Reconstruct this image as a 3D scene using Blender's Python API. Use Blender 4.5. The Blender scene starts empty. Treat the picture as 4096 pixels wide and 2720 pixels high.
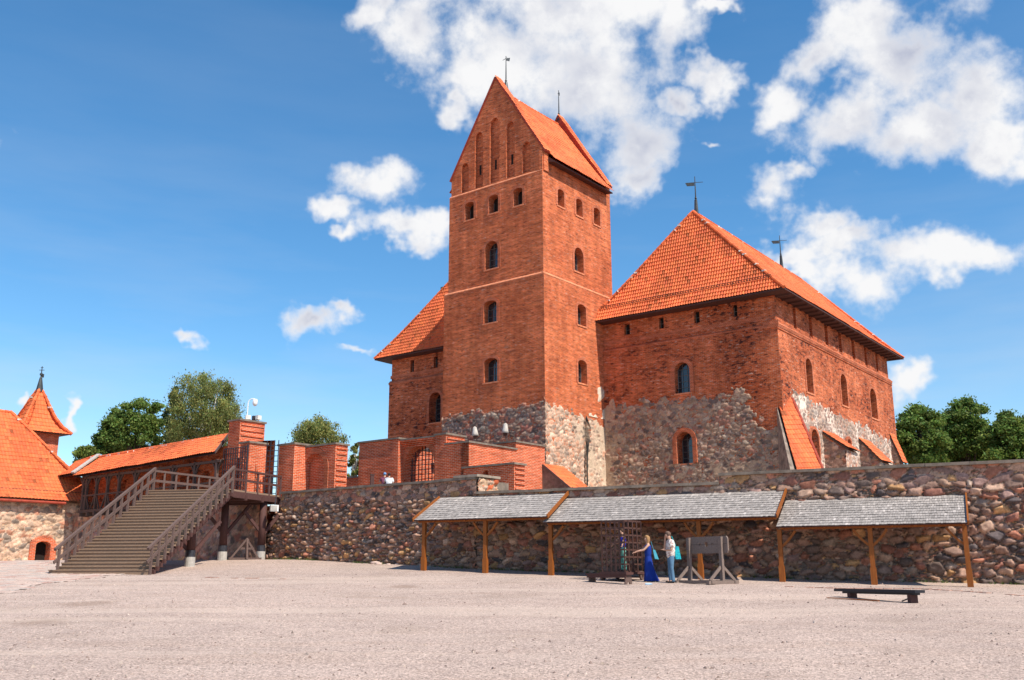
import bpy, bmesh, math, random
import numpy as np
from mathutils import Vector, geometry
D = bpy.data; SC = bpy.context.scene; COL = SC.collection
rad = math.radians

# ------------------------------------------------------------------ camera
F_ = 3868.4; PITCH = rad(13.489); ROLL = rad(-0.104)          # focal length in pixels of the 4096 px wide photograph
CAM = np.array([0, 0, 1.65])
cam = D.cameras.new('camera'); cam.sensor_width = 36.0; cam.lens = 36.0 * F_ / 4096; cam.clip_end = 20000; cam.clip_start = .1
camo = D.objects.new('camera', cam); COL.objects.link(camo); SC.camera = camo
camo.location = CAM
from mathutils import Matrix
camo.rotation_euler = (Matrix.Rotation(math.pi / 2 + PITCH, 4, 'X') @ Matrix.Rotation(ROLL, 4, 'Z')).to_euler()
cp, sp = math.cos(PITCH), math.sin(PITCH)
R0 = np.array([1, 0, 0.]); U0 = np.array([0, -sp, cp]); FW = np.array([0, cp, sp])
RR = R0 * math.cos(ROLL) + U0 * math.sin(ROLL); UU = -R0 * math.sin(ROLL) + U0 * math.cos(ROLL)

# ------------------------------------------------------------------ sun, sky, exposure
SUN_AZ, SUN_EL = -44.0, 52.0        # azimuth counted from +X
sd = np.array([math.cos(rad(SUN_AZ)) * math.cos(rad(SUN_EL)), math.sin(rad(SUN_AZ)) * math.cos(rad(SUN_EL)), math.sin(rad(SUN_EL))])
sun = D.lights.new('sun', 'SUN'); sun.energy = 5.0; sun.angle = rad(.53); sun.color = (1, .93, .82)
suno = D.objects.new('sun', sun); COL.objects.link(suno)
suno.rotation_euler = Vector(sd).to_track_quat('Z', 'Y').to_euler(); suno.location = (20, -20, 60)
SC.view_settings.view_transform = 'Standard'; SC.view_settings.look = 'None'
SC.view_settings.exposure = 0.32; SC.view_settings.gamma = 1
try: SC.view_settings.use_curve_mapping = False
except Exception: pass
SC.cycles.max_bounces = 6; SC.cycles.diffuse_bounces = 3; SC.cycles.transparent_max_bounces = 8
SC.cycles.use_denoising = True

def dirpix(px, py):                  # direction seen at a place of the 2361 px wide view, as azimuth and elevation in degrees
    p = (px * 1.73486, py * 1.73486)
    r = FW + RR * (p[0] - 2048) / F_ - UU * (p[1] - 1360) / F_
    return math.degrees(math.atan2(r[0], r[1])), math.degrees(math.atan2(r[2], math.hypot(r[0], r[1])))

def build_world():
    w = D.worlds.new('World'); SC.world = w; w.use_nodes = True; T = w.node_tree; N = T.nodes; L = T.links
    N.clear(); out = N.new('ShaderNodeOutputWorld'); bg = N.new('ShaderNodeBackground'); L.new(bg.outputs[0], out.inputs[0])
    sky = N.new('ShaderNodeTexSky'); sky.sky_type = 'NISHITA'; sky.sun_disc = False
    sky.sun_elevation = rad(SUN_EL); sky.sun_rotation = math.atan2(sd[0], sd[1]); sky.air_density = 1.0; sky.dust_density = .3; sky.ozone_density = 3.5; sky.altitude = 100
    def M(op, a, b=None, c=None):
        n = N.new('ShaderNodeMath'); n.operation = op
        for i, v in enumerate((a, b, c)):
            if v is None: continue
            if isinstance(v, (int, float)): n.inputs[i].default_value = v
            else: L.new(v, n.inputs[i])
        return n.outputs[0]
    def V(op, a, b):
        n = N.new('ShaderNodeVectorMath'); n.operation = op
        for i, v in enumerate((a, b)):
            if v is None: continue
            if isinstance(v, tuple): n.inputs[i].default_value = v
            else: L.new(v, n.inputs[i])
        return n
    tc = N.new('ShaderNodeTexCoord'); nrm = V('NORMALIZE', tc.outputs['Generated'], None).outputs[0]
    sep = N.new('ShaderNodeSeparateXYZ'); L.new(nrm, sep.inputs[0])
    def noise(scale, det, rough, vec=None, off=None):
        n = N.new('ShaderNodeTexNoise'); n.inputs['Scale'].default_value = scale; n.inputs['Detail'].default_value = det; n.inputs['Roughness'].default_value = rough
        v = vec or nrm
        if off: v = V('ADD', v, off).outputs[0]
        L.new(v, n.inputs['Vector']); return n
    wob = noise(14, 4, .6)
    wv = V('SCALE', V('SUBTRACT', wob.outputs['Color'], (.5, .5, .5)).outputs[0], None); wv.inputs['Scale'].default_value = 6.0
    az = M('DEGREES', M('ARCTAN2', sep.outputs[0], sep.outputs[1])); el = M('DEGREES', M('ARCSINE', sep.outputs[2]))
    cmb = N.new('ShaderNodeCombineXYZ'); L.new(az, cmb.inputs[0]); L.new(el, cmb.inputs[1])
    P = V('MULTIPLY', V('ADD', cmb.outputs[0], wv.outputs[0]).outputs[0], (1, 1, 0)).outputs[0]
    blobs = [(885, 25, 60, 55), (960, 85, 95, 95), (1060, 175, 100, 75), (1180, 120, 170, 120), (1340, 190, 180, 130), (1450, 310, 110, 110), (1340, 30, 260, 110), (1555, 90, 95, 100),
             (1648, 172, 48, 42), (1650, 15, 45, 22), (1470, 390, 70, 55), (1040, 240, 40, 40), (1560, 225, 50, 40), (1885, 115, 95, 72), (1985, 60, 130, 100), (2110, 110, 140, 120), (2230, 210, 125, 110),
             (2290, 330, 80, 70), (1815, 225, 62, 62), (1930, 300, 140, 80), (2110, 300, 170, 90), (1755, 460, 80, 66), (1830, 410, 60, 35), (1950, 565, 130, 55), (2080, 600, 140, 62),
             (2200, 610, 110, 45), (1905, 520, 70, 45), (1830, 590, 70, 30), (1630, 338, 45, 18), (850, 420, 85, 55), (780, 490, 75, 38), (920, 530, 110, 38), (1010, 530, 70, 36), (810, 560, 50, 28),
             (750, 740, 72, 44), (800, 718, 45, 25), (412, 779, 48, 26), (850, 835, 60, 20), (148, 965, 18, 30), (2095, 890, 55, 48), (40, 960, 20, 20), (-150, 300, 120, 60), (2600, 200, 200, 90), (2520, 560, 120, 60)]
    acc = None
    weak = {(1630, 338), (850, 835), (148, 965), (412, 779), (40, 960), (810, 560), (1010, 530), (1830, 410)}
    for (bx, by, rx, ry) in blobs:
        a0, e0 = dirpix(bx, by); a1, e1 = dirpix(bx + rx, by); a2, e2 = dirpix(bx, by - ry)
        ra = max(.3, math.hypot(a1 - a0, (e1 - e0))) * 1.19; re = max(.3, abs(e2 - e0)) * 1.19
        l = V('LENGTH', V('MULTIPLY', V('SUBTRACT', P, (a0, e0, 0)).outputs[0], (1 / ra, 1 / re, 0)).outputs[0], None)
        v = M('SUBTRACT', .72 if (bx, by) in weak else 1.0, l.outputs['Value'])
        if acc is None: acc = v
        else:
            acc = M('SMOOTH_MAX', acc, v, .18)
    fb = noise(13, 9, .6)
    fb2 = noise(5.5, 4, .55, off=(3.1, 1.7, 9.2))
    dens = M('ADD', acc, M('MULTIPLY', M('SUBTRACT', fb.outputs['Fac'], .5), 2.7))
    cover = N.new('ShaderNodeMapRange'); cover.interpolation_type = 'SMOOTHSTEP'; L.new(dens, cover.inputs[0])
    cover.inputs[1].default_value = -.12; cover.inputs[2].default_value = .74
    # thin high veil
    veil = noise(2.2, 5, .55, vec=V('MULTIPLY', nrm, (1.2, 1.2, 6.5)).outputs[0])
    vm = N.new('ShaderNodeMapRange'); L.new(veil.outputs['Fac'], vm.inputs[0]); vm.inputs[1].default_value = .40; vm.inputs[2].default_value = .8; vm.inputs[4].default_value = .22
    vel = N.new('ShaderNodeMapRange'); L.new(el, vel.inputs[0]); vel.inputs[1].default_value = 0; vel.inputs[2].default_value = 26; vel.inputs[3].default_value = 2.4; vel.inputs[4].default_value = .3
    vmx = M('MULTIPLY', vm.outputs[0], vel.outputs[0])
    # grey of the cloud undersides: where the cloud is thick and the large noise is high
    sh = N.new('ShaderNodeMapRange'); sh.interpolation_type = 'SMOOTHSTEP'
    L.new(M('ADD', M('MULTIPLY', fb2.outputs['Fac'], 1.2), M('MULTIPLY', M('SUBTRACT', fb.outputs['Fac'], .5), -1.2)), sh.inputs[0]); sh.inputs[1].default_value = .42; sh.inputs[2].default_value = .80
    thick = N.new('ShaderNodeMapRange'); L.new(dens, thick.inputs[0]); thick.inputs[1].default_value = .25; thick.inputs[2].default_value = .9
    shade = M('MULTIPLY', sh.outputs[0], thick.outputs[0])
    cc = N.new('ShaderNodeMix'); cc.data_type = 'RGBA'; L.new(shade, cc.inputs[0]); cc.inputs[6].default_value = (CLW, CLW, CLW * 1.01, 1); cc.inputs[7].default_value = (CLW * .50, CLW * .54, CLW * .68, 1)
    hs = N.new('ShaderNodeHueSaturation'); hs.inputs['Hue'].default_value = .494; hs.inputs['Saturation'].default_value = SKYSAT; hs.inputs['Value'].default_value = SKYVAL; L.new(sky.outputs[0], hs.inputs['Color'])
    m1 = N.new('ShaderNodeMix'); m1.data_type = 'RGBA'; L.new(vmx, m1.inputs[0]); L.new(hs.outputs[0], m1.inputs[6]); m1.inputs[7].default_value = (CLW * .75, CLW * .8, CLW * .86, 1)
    m2 = N.new('ShaderNodeMix'); m2.data_type = 'RGBA'; L.new(cover.outputs[0], m2.inputs[0]); L.new(m1.outputs[2], m2.inputs[6]); L.new(cc.outputs[2], m2.inputs[7])
    L.new(m2.outputs[2], bg.inputs[0]); bg.inputs[1].default_value = SKYSTR
SKYSTR = .096; CLW = 7.9; SKYSAT = 1.24; SKYVAL = 1.50
build_world()

# ------------------------------------------------------------------ helpers
def ray(p): return FW + RR * (p[0] - 2048) / F_ - UU * (p[1] - 1360) / F_
def atY(p, Y): r = ray(p); return CAM + r * (Y / r[1])
def atZ(p, z): r = ray(p); return CAM + r * ((z - 1.65) / r[2])
ZN = {1: ((0, 1400), 1.5675), 2: ((750, 1600), 2.0907), 3: ((1350, 1550), 1.96), 4: ((1700, 200), 1.8447), 5: ((1700, 950), 1.4259), 6: ((2350, 700), 1.2062), 7: ((2200, 1900), 2.361),
      8: ((3000, 1500), 1.5685), 9: ((2360, 1000), 2.951), 10: ((3040, 1100), 2.6133), 11: ((2150, 650), 2.614), 12: ((200, 1850), 3.267), 13: ((1650, 1880), 2.951), 14: ((3050, 1950), 2.257),
      15: ((1400, 1050), 2.09), 16: ((3000, 1550), 3.373), 17: ((0, 1450), 3.92), 0: ((0, 0), .57642)}
def q(k, x, y): o, s = ZN[k]; return (o[0] + x / s, o[1] + y / s)    # a measurement taken in enlargement k of the photograph
def proj_dbg(P): d = np.array(P, float) - CAM; c = d @ FW; return (2048 + F_ * (d @ RR) / c, 1360 - F_ * (d @ UU) / c)
class Face:                                                       # a vertical plane: s runs left to right, out towards the viewer
    def __init__(s, P0, ang):
        s.P = np.array([P0[0], P0[1], 0.]); a = rad(ang); s.ang = ang
        s.d = np.array([math.cos(a), math.sin(a), 0]); s.n = np.array([math.sin(a), -math.cos(a), 0])
    def w(s, p, out=0):
        r = ray(p); P = s.P + s.n * out; return CAM + r * (((P - CAM) @ s.n) / (r @ s.n))
    def sz(s, p, out=0): W = s.w(p, out); return ((W - s.P) @ s.d, W[2])
    def pt(s, u, z, out=0.): return s.P + s.d * u + s.n * out + np.array([0, 0, z])
    def rect(s, k, x0, y0, x1, y1, out=0):
        a = s.sz(q(k, x0, (y0 + y1) / 2), out)[0]; b = s.sz(q(k, x1, (y0 + y1) / 2), out)[0]
        z1 = s.sz(q(k, (x0 + x1) / 2, y0), out)[1]; z0 = s.sz(q(k, (x0 + x1) / 2, y1), out)[1]; return a, b, z0, z1

def ground_z(x, y):
    x = np.clip(x, -30, 30); yy = np.clip(y, -10, 50)
    return GC[0] * yy + GC[1] * x * yy / 40 + GC[2] * yy * np.abs(yy) / 40
_g = np.array([(15.24, 33, .91), (-3.8, 42.2, 1.86), (-17, 41.3, 1.69), (-13.2, 52.0, 2.27), (7, 37.1, 1.35), (1.5, 39.6, 1.68), (-26, 60, 2.3), (-26, 50, 2.1)])
GC = np.linalg.lstsq(np.stack([_g[:, 1].clip(0, 50), _g[:, 0] * _g[:, 1].clip(0, 50) / 40, _g[:, 1].clip(0, 50) ** 2 / 40], 1), _g[:, 2], rcond=None)[0]
def onG(p):
    r = ray(p); t = 20.
    for _ in range(60):
        P = CAM + r * t; gz = float(ground_z(P[0], P[1])); f = P[2] - gz
        P2 = CAM + r * (t + .01); f2 = P2[2] - float(ground_z(P2[0], P2[1])); df = (f2 - f) / .01
        t -= max(-4, min(4, f / df))
    return CAM + r * t

class MB:
    def __init__(s): s.v = []; s.f = []
    def add(s, vs, fs):
        b = len(s.v); s.v += [tuple(map(float, v)) for v in vs]; s.f += [tuple(b + i for i in f) for f in fs]; return s
    def poly(s, vs): return s.add(vs, [tuple(range(len(vs)))])
    def hexa(s, c8): return s.add(c8, [(0, 3, 2, 1), (4, 5, 6, 7), (0, 1, 5, 4), (1, 2, 6, 5), (2, 3, 7, 6), (3, 0, 4, 7)])
    def box(s, c, hx, hy, hz, ang=0):
        a = rad(ang); X = np.array([math.cos(a), math.sin(a), 0]) * hx; Y = np.array([-math.sin(a), math.cos(a), 0]) * hy; Z = np.array([0, 0, hz]); c = np.array(c, float)
        return s.hexa([c - X - Y - Z, c + X - Y - Z, c + X + Y - Z, c - X + Y - Z, c - X - Y + Z, c + X - Y + Z, c + X + Y + Z, c - X + Y + Z])
    def fbox(s, F, s0, s1, z0, z1, o0, o1):
        g = [F.pt(s0, z0, o1), F.pt(s1, z0, o1), F.pt(s1, z0, o0), F.pt(s0, z0, o0), F.pt(s0, z1, o1), F.pt(s1, z1, o1), F.pt(s1, z1, o0), F.pt(s0, z1, o0)]
        return s.hexa(g)
    def beam(s, a, b, w, h, up=(0, 0, 1)):
        a = np.array(a, float); b = np.array(b, float); t = b - a; t /= np.linalg.norm(t); up = np.array(up, float)
        x = np.cross(t, up)
        if np.linalg.norm(x) < 1e-3: x = np.cross(t, [1, 0, 0])
        x /= np.linalg.norm(x); y = np.cross(x, t); x = x * w / 2; y = y * h / 2
        return s.hexa([a - x - y, a + x - y, a + x + y, a - x + y, b - x - y, b + x - y, b + x + y, b - x + y])
    def tube(s, pts, rs, n=8, cap=True):
        pts = [np.array(p, float) for p in pts]
        if not hasattr(rs, '__len__'): rs = [rs] * len(pts)
        vs = []; prev = None
        for i, p in enumerate(pts):
            t = pts[min(i + 1, len(pts) - 1)] - pts[max(i - 1, 0)]; t = t / (np.linalg.norm(t) + 1e-9)
            if prev is None:
                x = np.cross(t, [0, 0, 1.]);
                if np.linalg.norm(x) < .1: x = np.cross(t, [1., 0, 0])
            else: x = prev - t * (prev @ t)
            x = x / np.linalg.norm(x); prev = x; y = np.cross(t, x)
            for k in range(n):
                a = 2 * math.pi * k / n; vs.append(p + (x * math.cos(a) + y * math.sin(a)) * rs[i])
        fs = [(i * n + k, i * n + (k + 1) % n, (i + 1) * n + (k + 1) % n, (i + 1) * n + k) for i in range(len(pts) - 1) for k in range(n)]
        if cap: fs += [tuple(reversed(range(n))), tuple((len(pts) - 1) * n + k for k in range(n))]
        return s.add(vs, fs)
    def prism(s, poly, ext):
        n = len(poly); poly = [np.array(p, float) for p in poly]; ext = np.array(ext, float)
        vs = poly + [p + ext for p in poly]
        fs = [tuple(range(n)), tuple(reversed(range(n, 2 * n)))] + [(i, n + i, n + (i + 1) % n, (i + 1) % n) for i in range(n)]
        return s.add(vs, fs)

def fin(me, mat, smooth):
    if mat: me.materials.append(mat)
    if smooth: me.polygons.foreach_set('use_smooth', [True] * len(me.polygons))
    me.update()
def put(name, me, parent=None, loc=None):
    o = D.objects.new(name, me); COL.objects.link(o)
    if parent is not None: o.parent = parent
    if loc is not None: o.location = loc
    return o
WL = {}
def wloc(o):
    return WL.get(o.name, np.zeros(3))
def raw(name, V_, F_c, mat, parent=None, smooth=False, origin=None, uvauto=True):
    """numpy verts; faces list; verts are in world coordinates and moved into the parent's frame"""
    V_ = np.asarray(V_, float); org = wloc(parent) if parent is not None else (np.array(origin, float) if origin is not None else np.zeros(3))
    me = D.meshes.new(name)
    me.from_pydata((V_ - org).tolist(), [], F_c)
    if uvauto and len(me.polygons):
        uv = me.uv_layers.new(name='UVMap'); n = len(me.loops)
        li = np.zeros(n, np.int32); me.loops.foreach_get('vertex_index', li)
        pn = np.zeros(len(me.polygons) * 3); me.polygons.foreach_get('normal', pn); pn = pn.reshape(-1, 3)
        lt = np.zeros(len(me.polygons), np.int32); me.polygons.foreach_get('loop_total', lt)
        nn = np.repeat(pn, lt, 0); P = V_[li]
        hor = np.abs(nn[:, 2]) > .75; tx = np.stack([-nn[:, 1], nn[:, 0]], 1); tl = np.linalg.norm(tx, axis=1) + 1e-9; tx /= tl[:, None]
        u = np.where(hor, P[:, 0], P[:, 0] * tx[:, 0] + P[:, 1] * tx[:, 1]); v = np.where(hor, P[:, 1], P[:, 2])
        uv.data.foreach_set('uv', np.stack([u, v], 1).ravel())
    fin(me, mat, smooth)
    o = put(name, me, parent, None if parent is not None or origin is None else tuple(org))
    if origin is not None: WL[o.name] = org
    return o
def obj(name, mb, mat, parent=None, smooth=False, origin=None):
    return raw(name, np.array(mb.v), mb.f, mat, parent, smooth, origin)
def sub(name, mb, mat, part, smooth=False):
    """a sub-part: the part's mesh sits in the thing's frame, so the same origin holds"""
    WL[part.name] = wloc(part.parent) if part.parent is not None else wloc(part)
    return obj(name, mb, mat, part, smooth)
def tag(o, label=None, cat=None, group=None, kind=None):
    if label: o['label'] = label
    if cat: o['category'] = cat
    if group: o['group'] = group
    if kind: o['kind'] = kind
    return o
def thing(name, loc, label, cat, group=None):
    o = D.objects.new(name, None); COL.objects.link(o); o.location = tuple(map(float, loc)); WL[o.name] = np.array(loc, float)
    o.empty_display_size = .2
    return tag(o, label, cat, group)

def arch(s0, s1, z0, z1, kind='round', n=10):
    w = s1 - s0; c = (s0 + s1) / 2; pts = [(s0, z0), (s1, z0)]
    if kind == 'rect': return pts + [(s1, z1), (s0, z1)]
    rise = {'round': w / 2, 'seg': w * .25, 'point': w * .8}[kind]; zs = z1 - rise
    for i in range(n + 1):
        t = i / n
        if kind == 'point':
            x = 1 - 2 * t; h = math.sqrt(max(0, 1 - (abs(x) * .75 + .25 * abs(x) ** 2) ** 1.6)); pts.append((c + x * w / 2, zs + rise * h))
        else:
            a = math.pi * t; pts.append((c + math.cos(a) * w / 2, zs + rise * math.sin(a)))
    return pts
def inpoly(x, y, poly):
    x = np.asarray(x); y = np.asarray(y); r = np.zeros(x.shape, bool); n = len(poly)
    for i in range(n):
        x0, y0 = poly[i]; x1, y1 = poly[(i + 1) % n]
        if y0 == y1: continue
        c = ((y0 > y) != (y1 > y)) & (x < (x1 - x0) * (y - y0) / (y1 - y0) + x0); r ^= c
    return r
def holed(mb, F, outer, holes, out=0., depth=.35, back=()):
    """a face with real openings: holes are (polygon, depth); the reveals are built, back lists holes closed by the wall itself"""
    vs = [Vector(p) for p in outer]; es = [(i, (i + 1) % len(outer)) for i in range(len(outer))]
    for h, dp in holes:
        b = len(vs); vs += [Vector(p) for p in h]; es += [(b + i, b + (i + 1) % len(h)) for i in range(len(h))]
    r = geometry.delaunay_2d_cdt(vs, es, [], 0, 1e-5)
    V2 = [tuple(p) for p in r[0]]; keep = []
    for f in r[2]:
        cx = sum(V2[i][0] for i in f) / len(f); cy = sum(V2[i][1] for i in f) / len(f)
        if not inpoly(cx, cy, outer): continue
        if any(inpoly(cx, cy, h) for h, _ in holes): continue
        keep.append(tuple(f))
    mb.add([F.pt(a, b, out) for a, b in V2], keep)
    for h, dp in holes:
        n = len(h); vs = [F.pt(a, b, out) for a, b in h] + [F.pt(a, b, out - dp) for a, b in h]
        mb.add(vs, [(i, n + i, n + (i + 1) % n, (i + 1) % n) for i in range(n)])
    for h, dp in back: mb.poly([F.pt(a, b, out - dp) for a, b in h])
def ring(mb, F, poly, w, o0, o1):
    """an arch surround following the upper part of an opening"""
    n = len(poly); c = (sum(p[0] for p in poly) / n, sum(p[1] for p in poly) / n)
    P = poly[1:] + [poly[0]]; inner = P; x0 = min(p[0] for p in poly); x1 = max(p[0] for p in poly); cx = (x0 + x1) / 2; zs = min(p[1] for p in poly[2:] ) if len(poly) > 4 else c[1]
    outer = []
    for (a, b) in inner:
        if b <= zs + 1e-6: outer.append((a + (w if a > cx else -w), b))
        else:
            dx, dy = a - cx, b - zs; l = math.hypot(dx, dy); outer.append((a + dx / l * w, b + dy / l * w))
    m = len(inner)
    vs = [F.pt(*p, o1) for p in inner] + [F.pt(*p, o1) for p in outer] + [F.pt(*p, o0) for p in inner] + [F.pt(*p, o0) for p in outer]
    fs = []
    for i in range(m - 1): fs += [(i, m + i, m + i + 1, i + 1), (m + i, 3 * m + i, 3 * m + i + 1, m + i + 1), (i + 1, 2 * m + i + 1, 2 * m + i, i)]
    mb.add(vs, fs)

# ------------------------------------------------------------------ noise in numpy
def _h(ix, iy, seed):
    n = (ix.astype(np.int64) * 374761393 + iy.astype(np.int64) * 668265263 + seed * 974634777) & 0xFFFFFFFF
    n = ((n ^ (n >> 13)) * 1274126177) & 0xFFFFFFFF; n = (n ^ (n >> 16)) & 0xFFFFFF
    return n / float(0xFFFFFF)
def vn(x, y, seed=0):
    ix = np.floor(x); iy = np.floor(y); fx = x - ix; fy = y - iy; fx = fx * fx * (3 - 2 * fx); fy = fy * fy * (3 - 2 * fy)
    a = _h(ix, iy, seed); b = _h(ix + 1, iy, seed); c = _h(ix, iy + 1, seed); d = _h(ix + 1, iy + 1, seed)
    return (a * (1 - fx) + b * fx) * (1 - fy) + (c * (1 - fx) + d * fx) * fy
def fbm(x, y, seed=0, o=4):
    r = 0; a = .5; t = 0
    for i in range(o): r = r + a * vn(x, y, seed + i * 17); t += a; a *= .5; x = x * 2.03; y = y * 2.03
    return r / t
VL = [None]
def voro(X, Y, seed, jit=.85, asp=1.0):
    ix = np.floor(X).astype(np.int64); iy = np.floor(Y).astype(np.int64)
    f1 = np.full(X.shape, 9.); f2 = np.full(X.shape, 9.); idx = np.zeros(X.shape); idy = np.zeros(X.shape); lx = np.zeros(X.shape); ly = np.zeros(X.shape)
    for dy in (-1, 0, 1):
        for dx in (-2, -1, 0, 1, 2):
            cx = ix + dx; cy = iy + dy
            px = cx + .5 + (cy % 2) * .5 + (_h(cx, cy, seed) - .5) * jit; py = cy + .5 + (_h(cx, cy, seed + 5) - .5) * jit * .8
            r = (_h(cx, cy, seed + 9) - .5) * .35
            e_ = 1.5 + 2.2 * _h(cx, cy, seed + 14); d = (np.abs(X - px + (Y - py) * (_h(cx, cy, seed + 15) - .5) * .7) ** e_ + np.abs((Y - py) * asp) ** e_) ** (1 / e_) - r
            m = d < f1; f2 = np.where(m, f1, np.minimum(f2, d)); idx = np.where(m, cx, idx); idy = np.where(m, cy, idy); lx = np.where(m, X - px, lx); ly = np.where(m, Y - py, ly); f1 = np.where(m, d, f1)
    VL[0] = (lx, ly); return f1, f2, idx, idy

# ------------------------------------------------------------------ materials
def nodes(name):
    m = D.materials.new(name); m.use_nodes = True; T = m.node_tree; B = T.nodes['Principled BSDF']; B.inputs['Roughness'].default_value = .9
    try: B.inputs['Specular IOR Level'].default_value = .25
    except Exception: pass
    return m, T.nodes, T.links, B
def nz(N, L, scale, det=4, rough=.6, vec=None):
    n = N.new('ShaderNodeTexNoise'); n.inputs['Scale'].default_value = scale; n.inputs['Detail'].default_value = det; n.inputs['Roughness'].default_value = rough
    if vec is not None: L.new(vec, n.inputs['Vector'])
    return n
def ramp(N, L, src, a, b, lo=0., hi=1.):
    r = N.new('ShaderNodeMapRange'); L.new(src, r.inputs[0]); r.inputs[1].default_value = a; r.inputs[2].default_value = b; r.inputs[3].default_value = lo; r.inputs[4].default_value = hi; return r.outputs[0]
def mix(N, L, f, a, b, mode='MIX'):
    n = N.new('ShaderNodeMix'); n.data_type = 'RGBA'; n.blend_type = mode; n.clamp_factor = True
    for i, v in ((0, f), (6, a), (7, b)):
        if isinstance(v, (int, float)): n.inputs[i].default_value = v
        elif isinstance(v, tuple): n.inputs[i].default_value = (*v, 1)
        else: L.new(v, n.inputs[i])
    return n.outputs[2]
def bump(N, L, B, h, strength=.5, dist=.02):
    b = N.new('ShaderNodeBump'); b.inputs['Strength'].default_value = strength; b.inputs['Distance'].default_value = dist; L.new(h, b.inputs['Height']); L.new(b.outputs[0], B.inputs['Normal'])
STRK = .38
def brick_mat(name, c1, c2, mortar, wear=.5, bw=.27, bh=.085, ms=.012, dark=(.07, .025, .02), pale=(.5, .36, .28), palef=.12, vary=.5, lump=.02, dhi=.72):
    m, N, L, B = nodes(name); tc = N.new('ShaderNodeTexCoord'); uv = tc.outputs['UV']
    wob = nz(N, L, 1.3, 2, .5, uv); va = N.new('ShaderNodeVectorMath'); va.operation = 'SCALE'; va.inputs['Scale'].default_value = .05
    L.new(wob.outputs['Color'], va.inputs[0]); vb = N.new('ShaderNodeVectorMath'); L.new(uv, vb.inputs[0]); L.new(va.outputs[0], vb.inputs[1])
    b = N.new('ShaderNodeTexBrick'); L.new(vb.outputs[0], b.inputs['Vector']); b.inputs['Scale'].default_value = 1; b.inputs['Brick Width'].default_value = bw; b.inputs['Row Height'].default_value = bh
    b.inputs['Mortar Size'].default_value = ms; b.inputs['Mortar Smooth'].default_value = .15; b.inputs['Color1'].default_value = (*c1, 1); b.inputs['Color2'].default_value = (*c2, 1); b.inputs['Mortar'].default_value = (*mortar, 1); b.inputs['Bias'].default_value = -.1
    big = nz(N, L, .35, 5, .6, uv); mpm = N.new('ShaderNodeMapping'); L.new(uv, mpm.inputs[0]); mpm.inputs['Scale'].default_value = (1.2, 2.6, 1); med = nz(N, L, 1.7, 8, .72, mpm.outputs[0])
    st = N.new('ShaderNodeMapping'); L.new(uv, st.inputs[0]); st.inputs['Scale'].default_value = (2.6, 8.2, 1); bl = nz(N, L, 1.0, 1, .5, st.outputs[0])   # brick sized blotches
    col = mix(N, L, ramp(N, L, big.outputs['Fac'], .3, .7, 0, vary), b.outputs['Color'], tuple(x * .62 for x in c2))
    col = mix(N, L, ramp(N, L, bl.outputs['Fac'], .62, .70, 0, .8 * wear), col, dark)
    col = mix(N, L, ramp(N, L, bl.outputs['Fac'], .36, .28, 0, palef * 3), col, pale)
    s2 = N.new('ShaderNodeMapping'); L.new(uv, s2.inputs[0]); s2.inputs['Scale'].default_value = (.9, 5.2, 1); sn = nz(N, L, 1.0, 4, .75, s2.outputs[0])
    g1 = ramp(N, L, sn.outputs['Fac'], .32, .68, 1 - STRK, 1 + STRK); g1c = N.new('ShaderNodeCombineColor'); [L.new(g1, g1c.inputs[i]) for i in range(3)]; col = mix(N, L, 1.0, col, g1c.outputs[0], 'MULTIPLY')
    s3 = N.new('ShaderNodeMapping'); L.new(uv, s3.inputs[0]); s3.inputs['Scale'].default_value = (1.5, .16, 1); vs_ = nz(N, L, 1.0, 4, .6, s3.outputs[0]); g4 = ramp(N, L, vs_.outputs['Fac'], .38, .70, 1.12, .80); g4c = N.new('ShaderNodeCombineColor'); [L.new(g4, g4c.inputs[i]) for i in range(3)]; col = mix(N, L, 1.0, col, g4c.outputs[0], 'MULTIPLY')
    md = N.new('ShaderNodeMath'); md.operation = 'MULTIPLY'; L.new(ramp(N, L, med.outputs['Fac'], .53, dhi, 0, 1), md.inputs[0]); L.new(ramp(N, L, big.outputs['Fac'], .42, .6, 0, wear), md.inputs[1])
    col = mix(N, L, md.outputs[0], col, dark)
    md2 = nz(N, L, .9, 6, .7, uv)
    col = mix(N, L, ramp(N, L, md2.outputs['Fac'], .6, .75, 0, palef * 2), col, pale)
    L.new(col, B.inputs['Base Color'])
    a = N.new('ShaderNodeMath'); a.operation = 'MULTIPLY_ADD'; L.new(b.outputs['Fac'], a.inputs[0]); a.inputs[1].default_value = -1.0
    fine = nz(N, L, 9, 4, .7, uv); L.new(fine.outputs['Fac'], a.inputs[2]); a2 = N.new('ShaderNodeMath'); a2.operation = 'SUBTRACT'; L.new(a.outputs[0], a2.inputs[0])
    m3 = N.new('ShaderNodeMath'); m3.operation = 'MULTIPLY'; L.new(md.outputs[0], m3.inputs[0]); m3.inputs[1].default_value = 1.5; L.new(m3.outputs[0], a2.inputs[1])
    bump(N, L, B, a2.outputs[0], .55, lump); B.inputs['Specular IOR Level'].default_value = .12; return m
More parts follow.
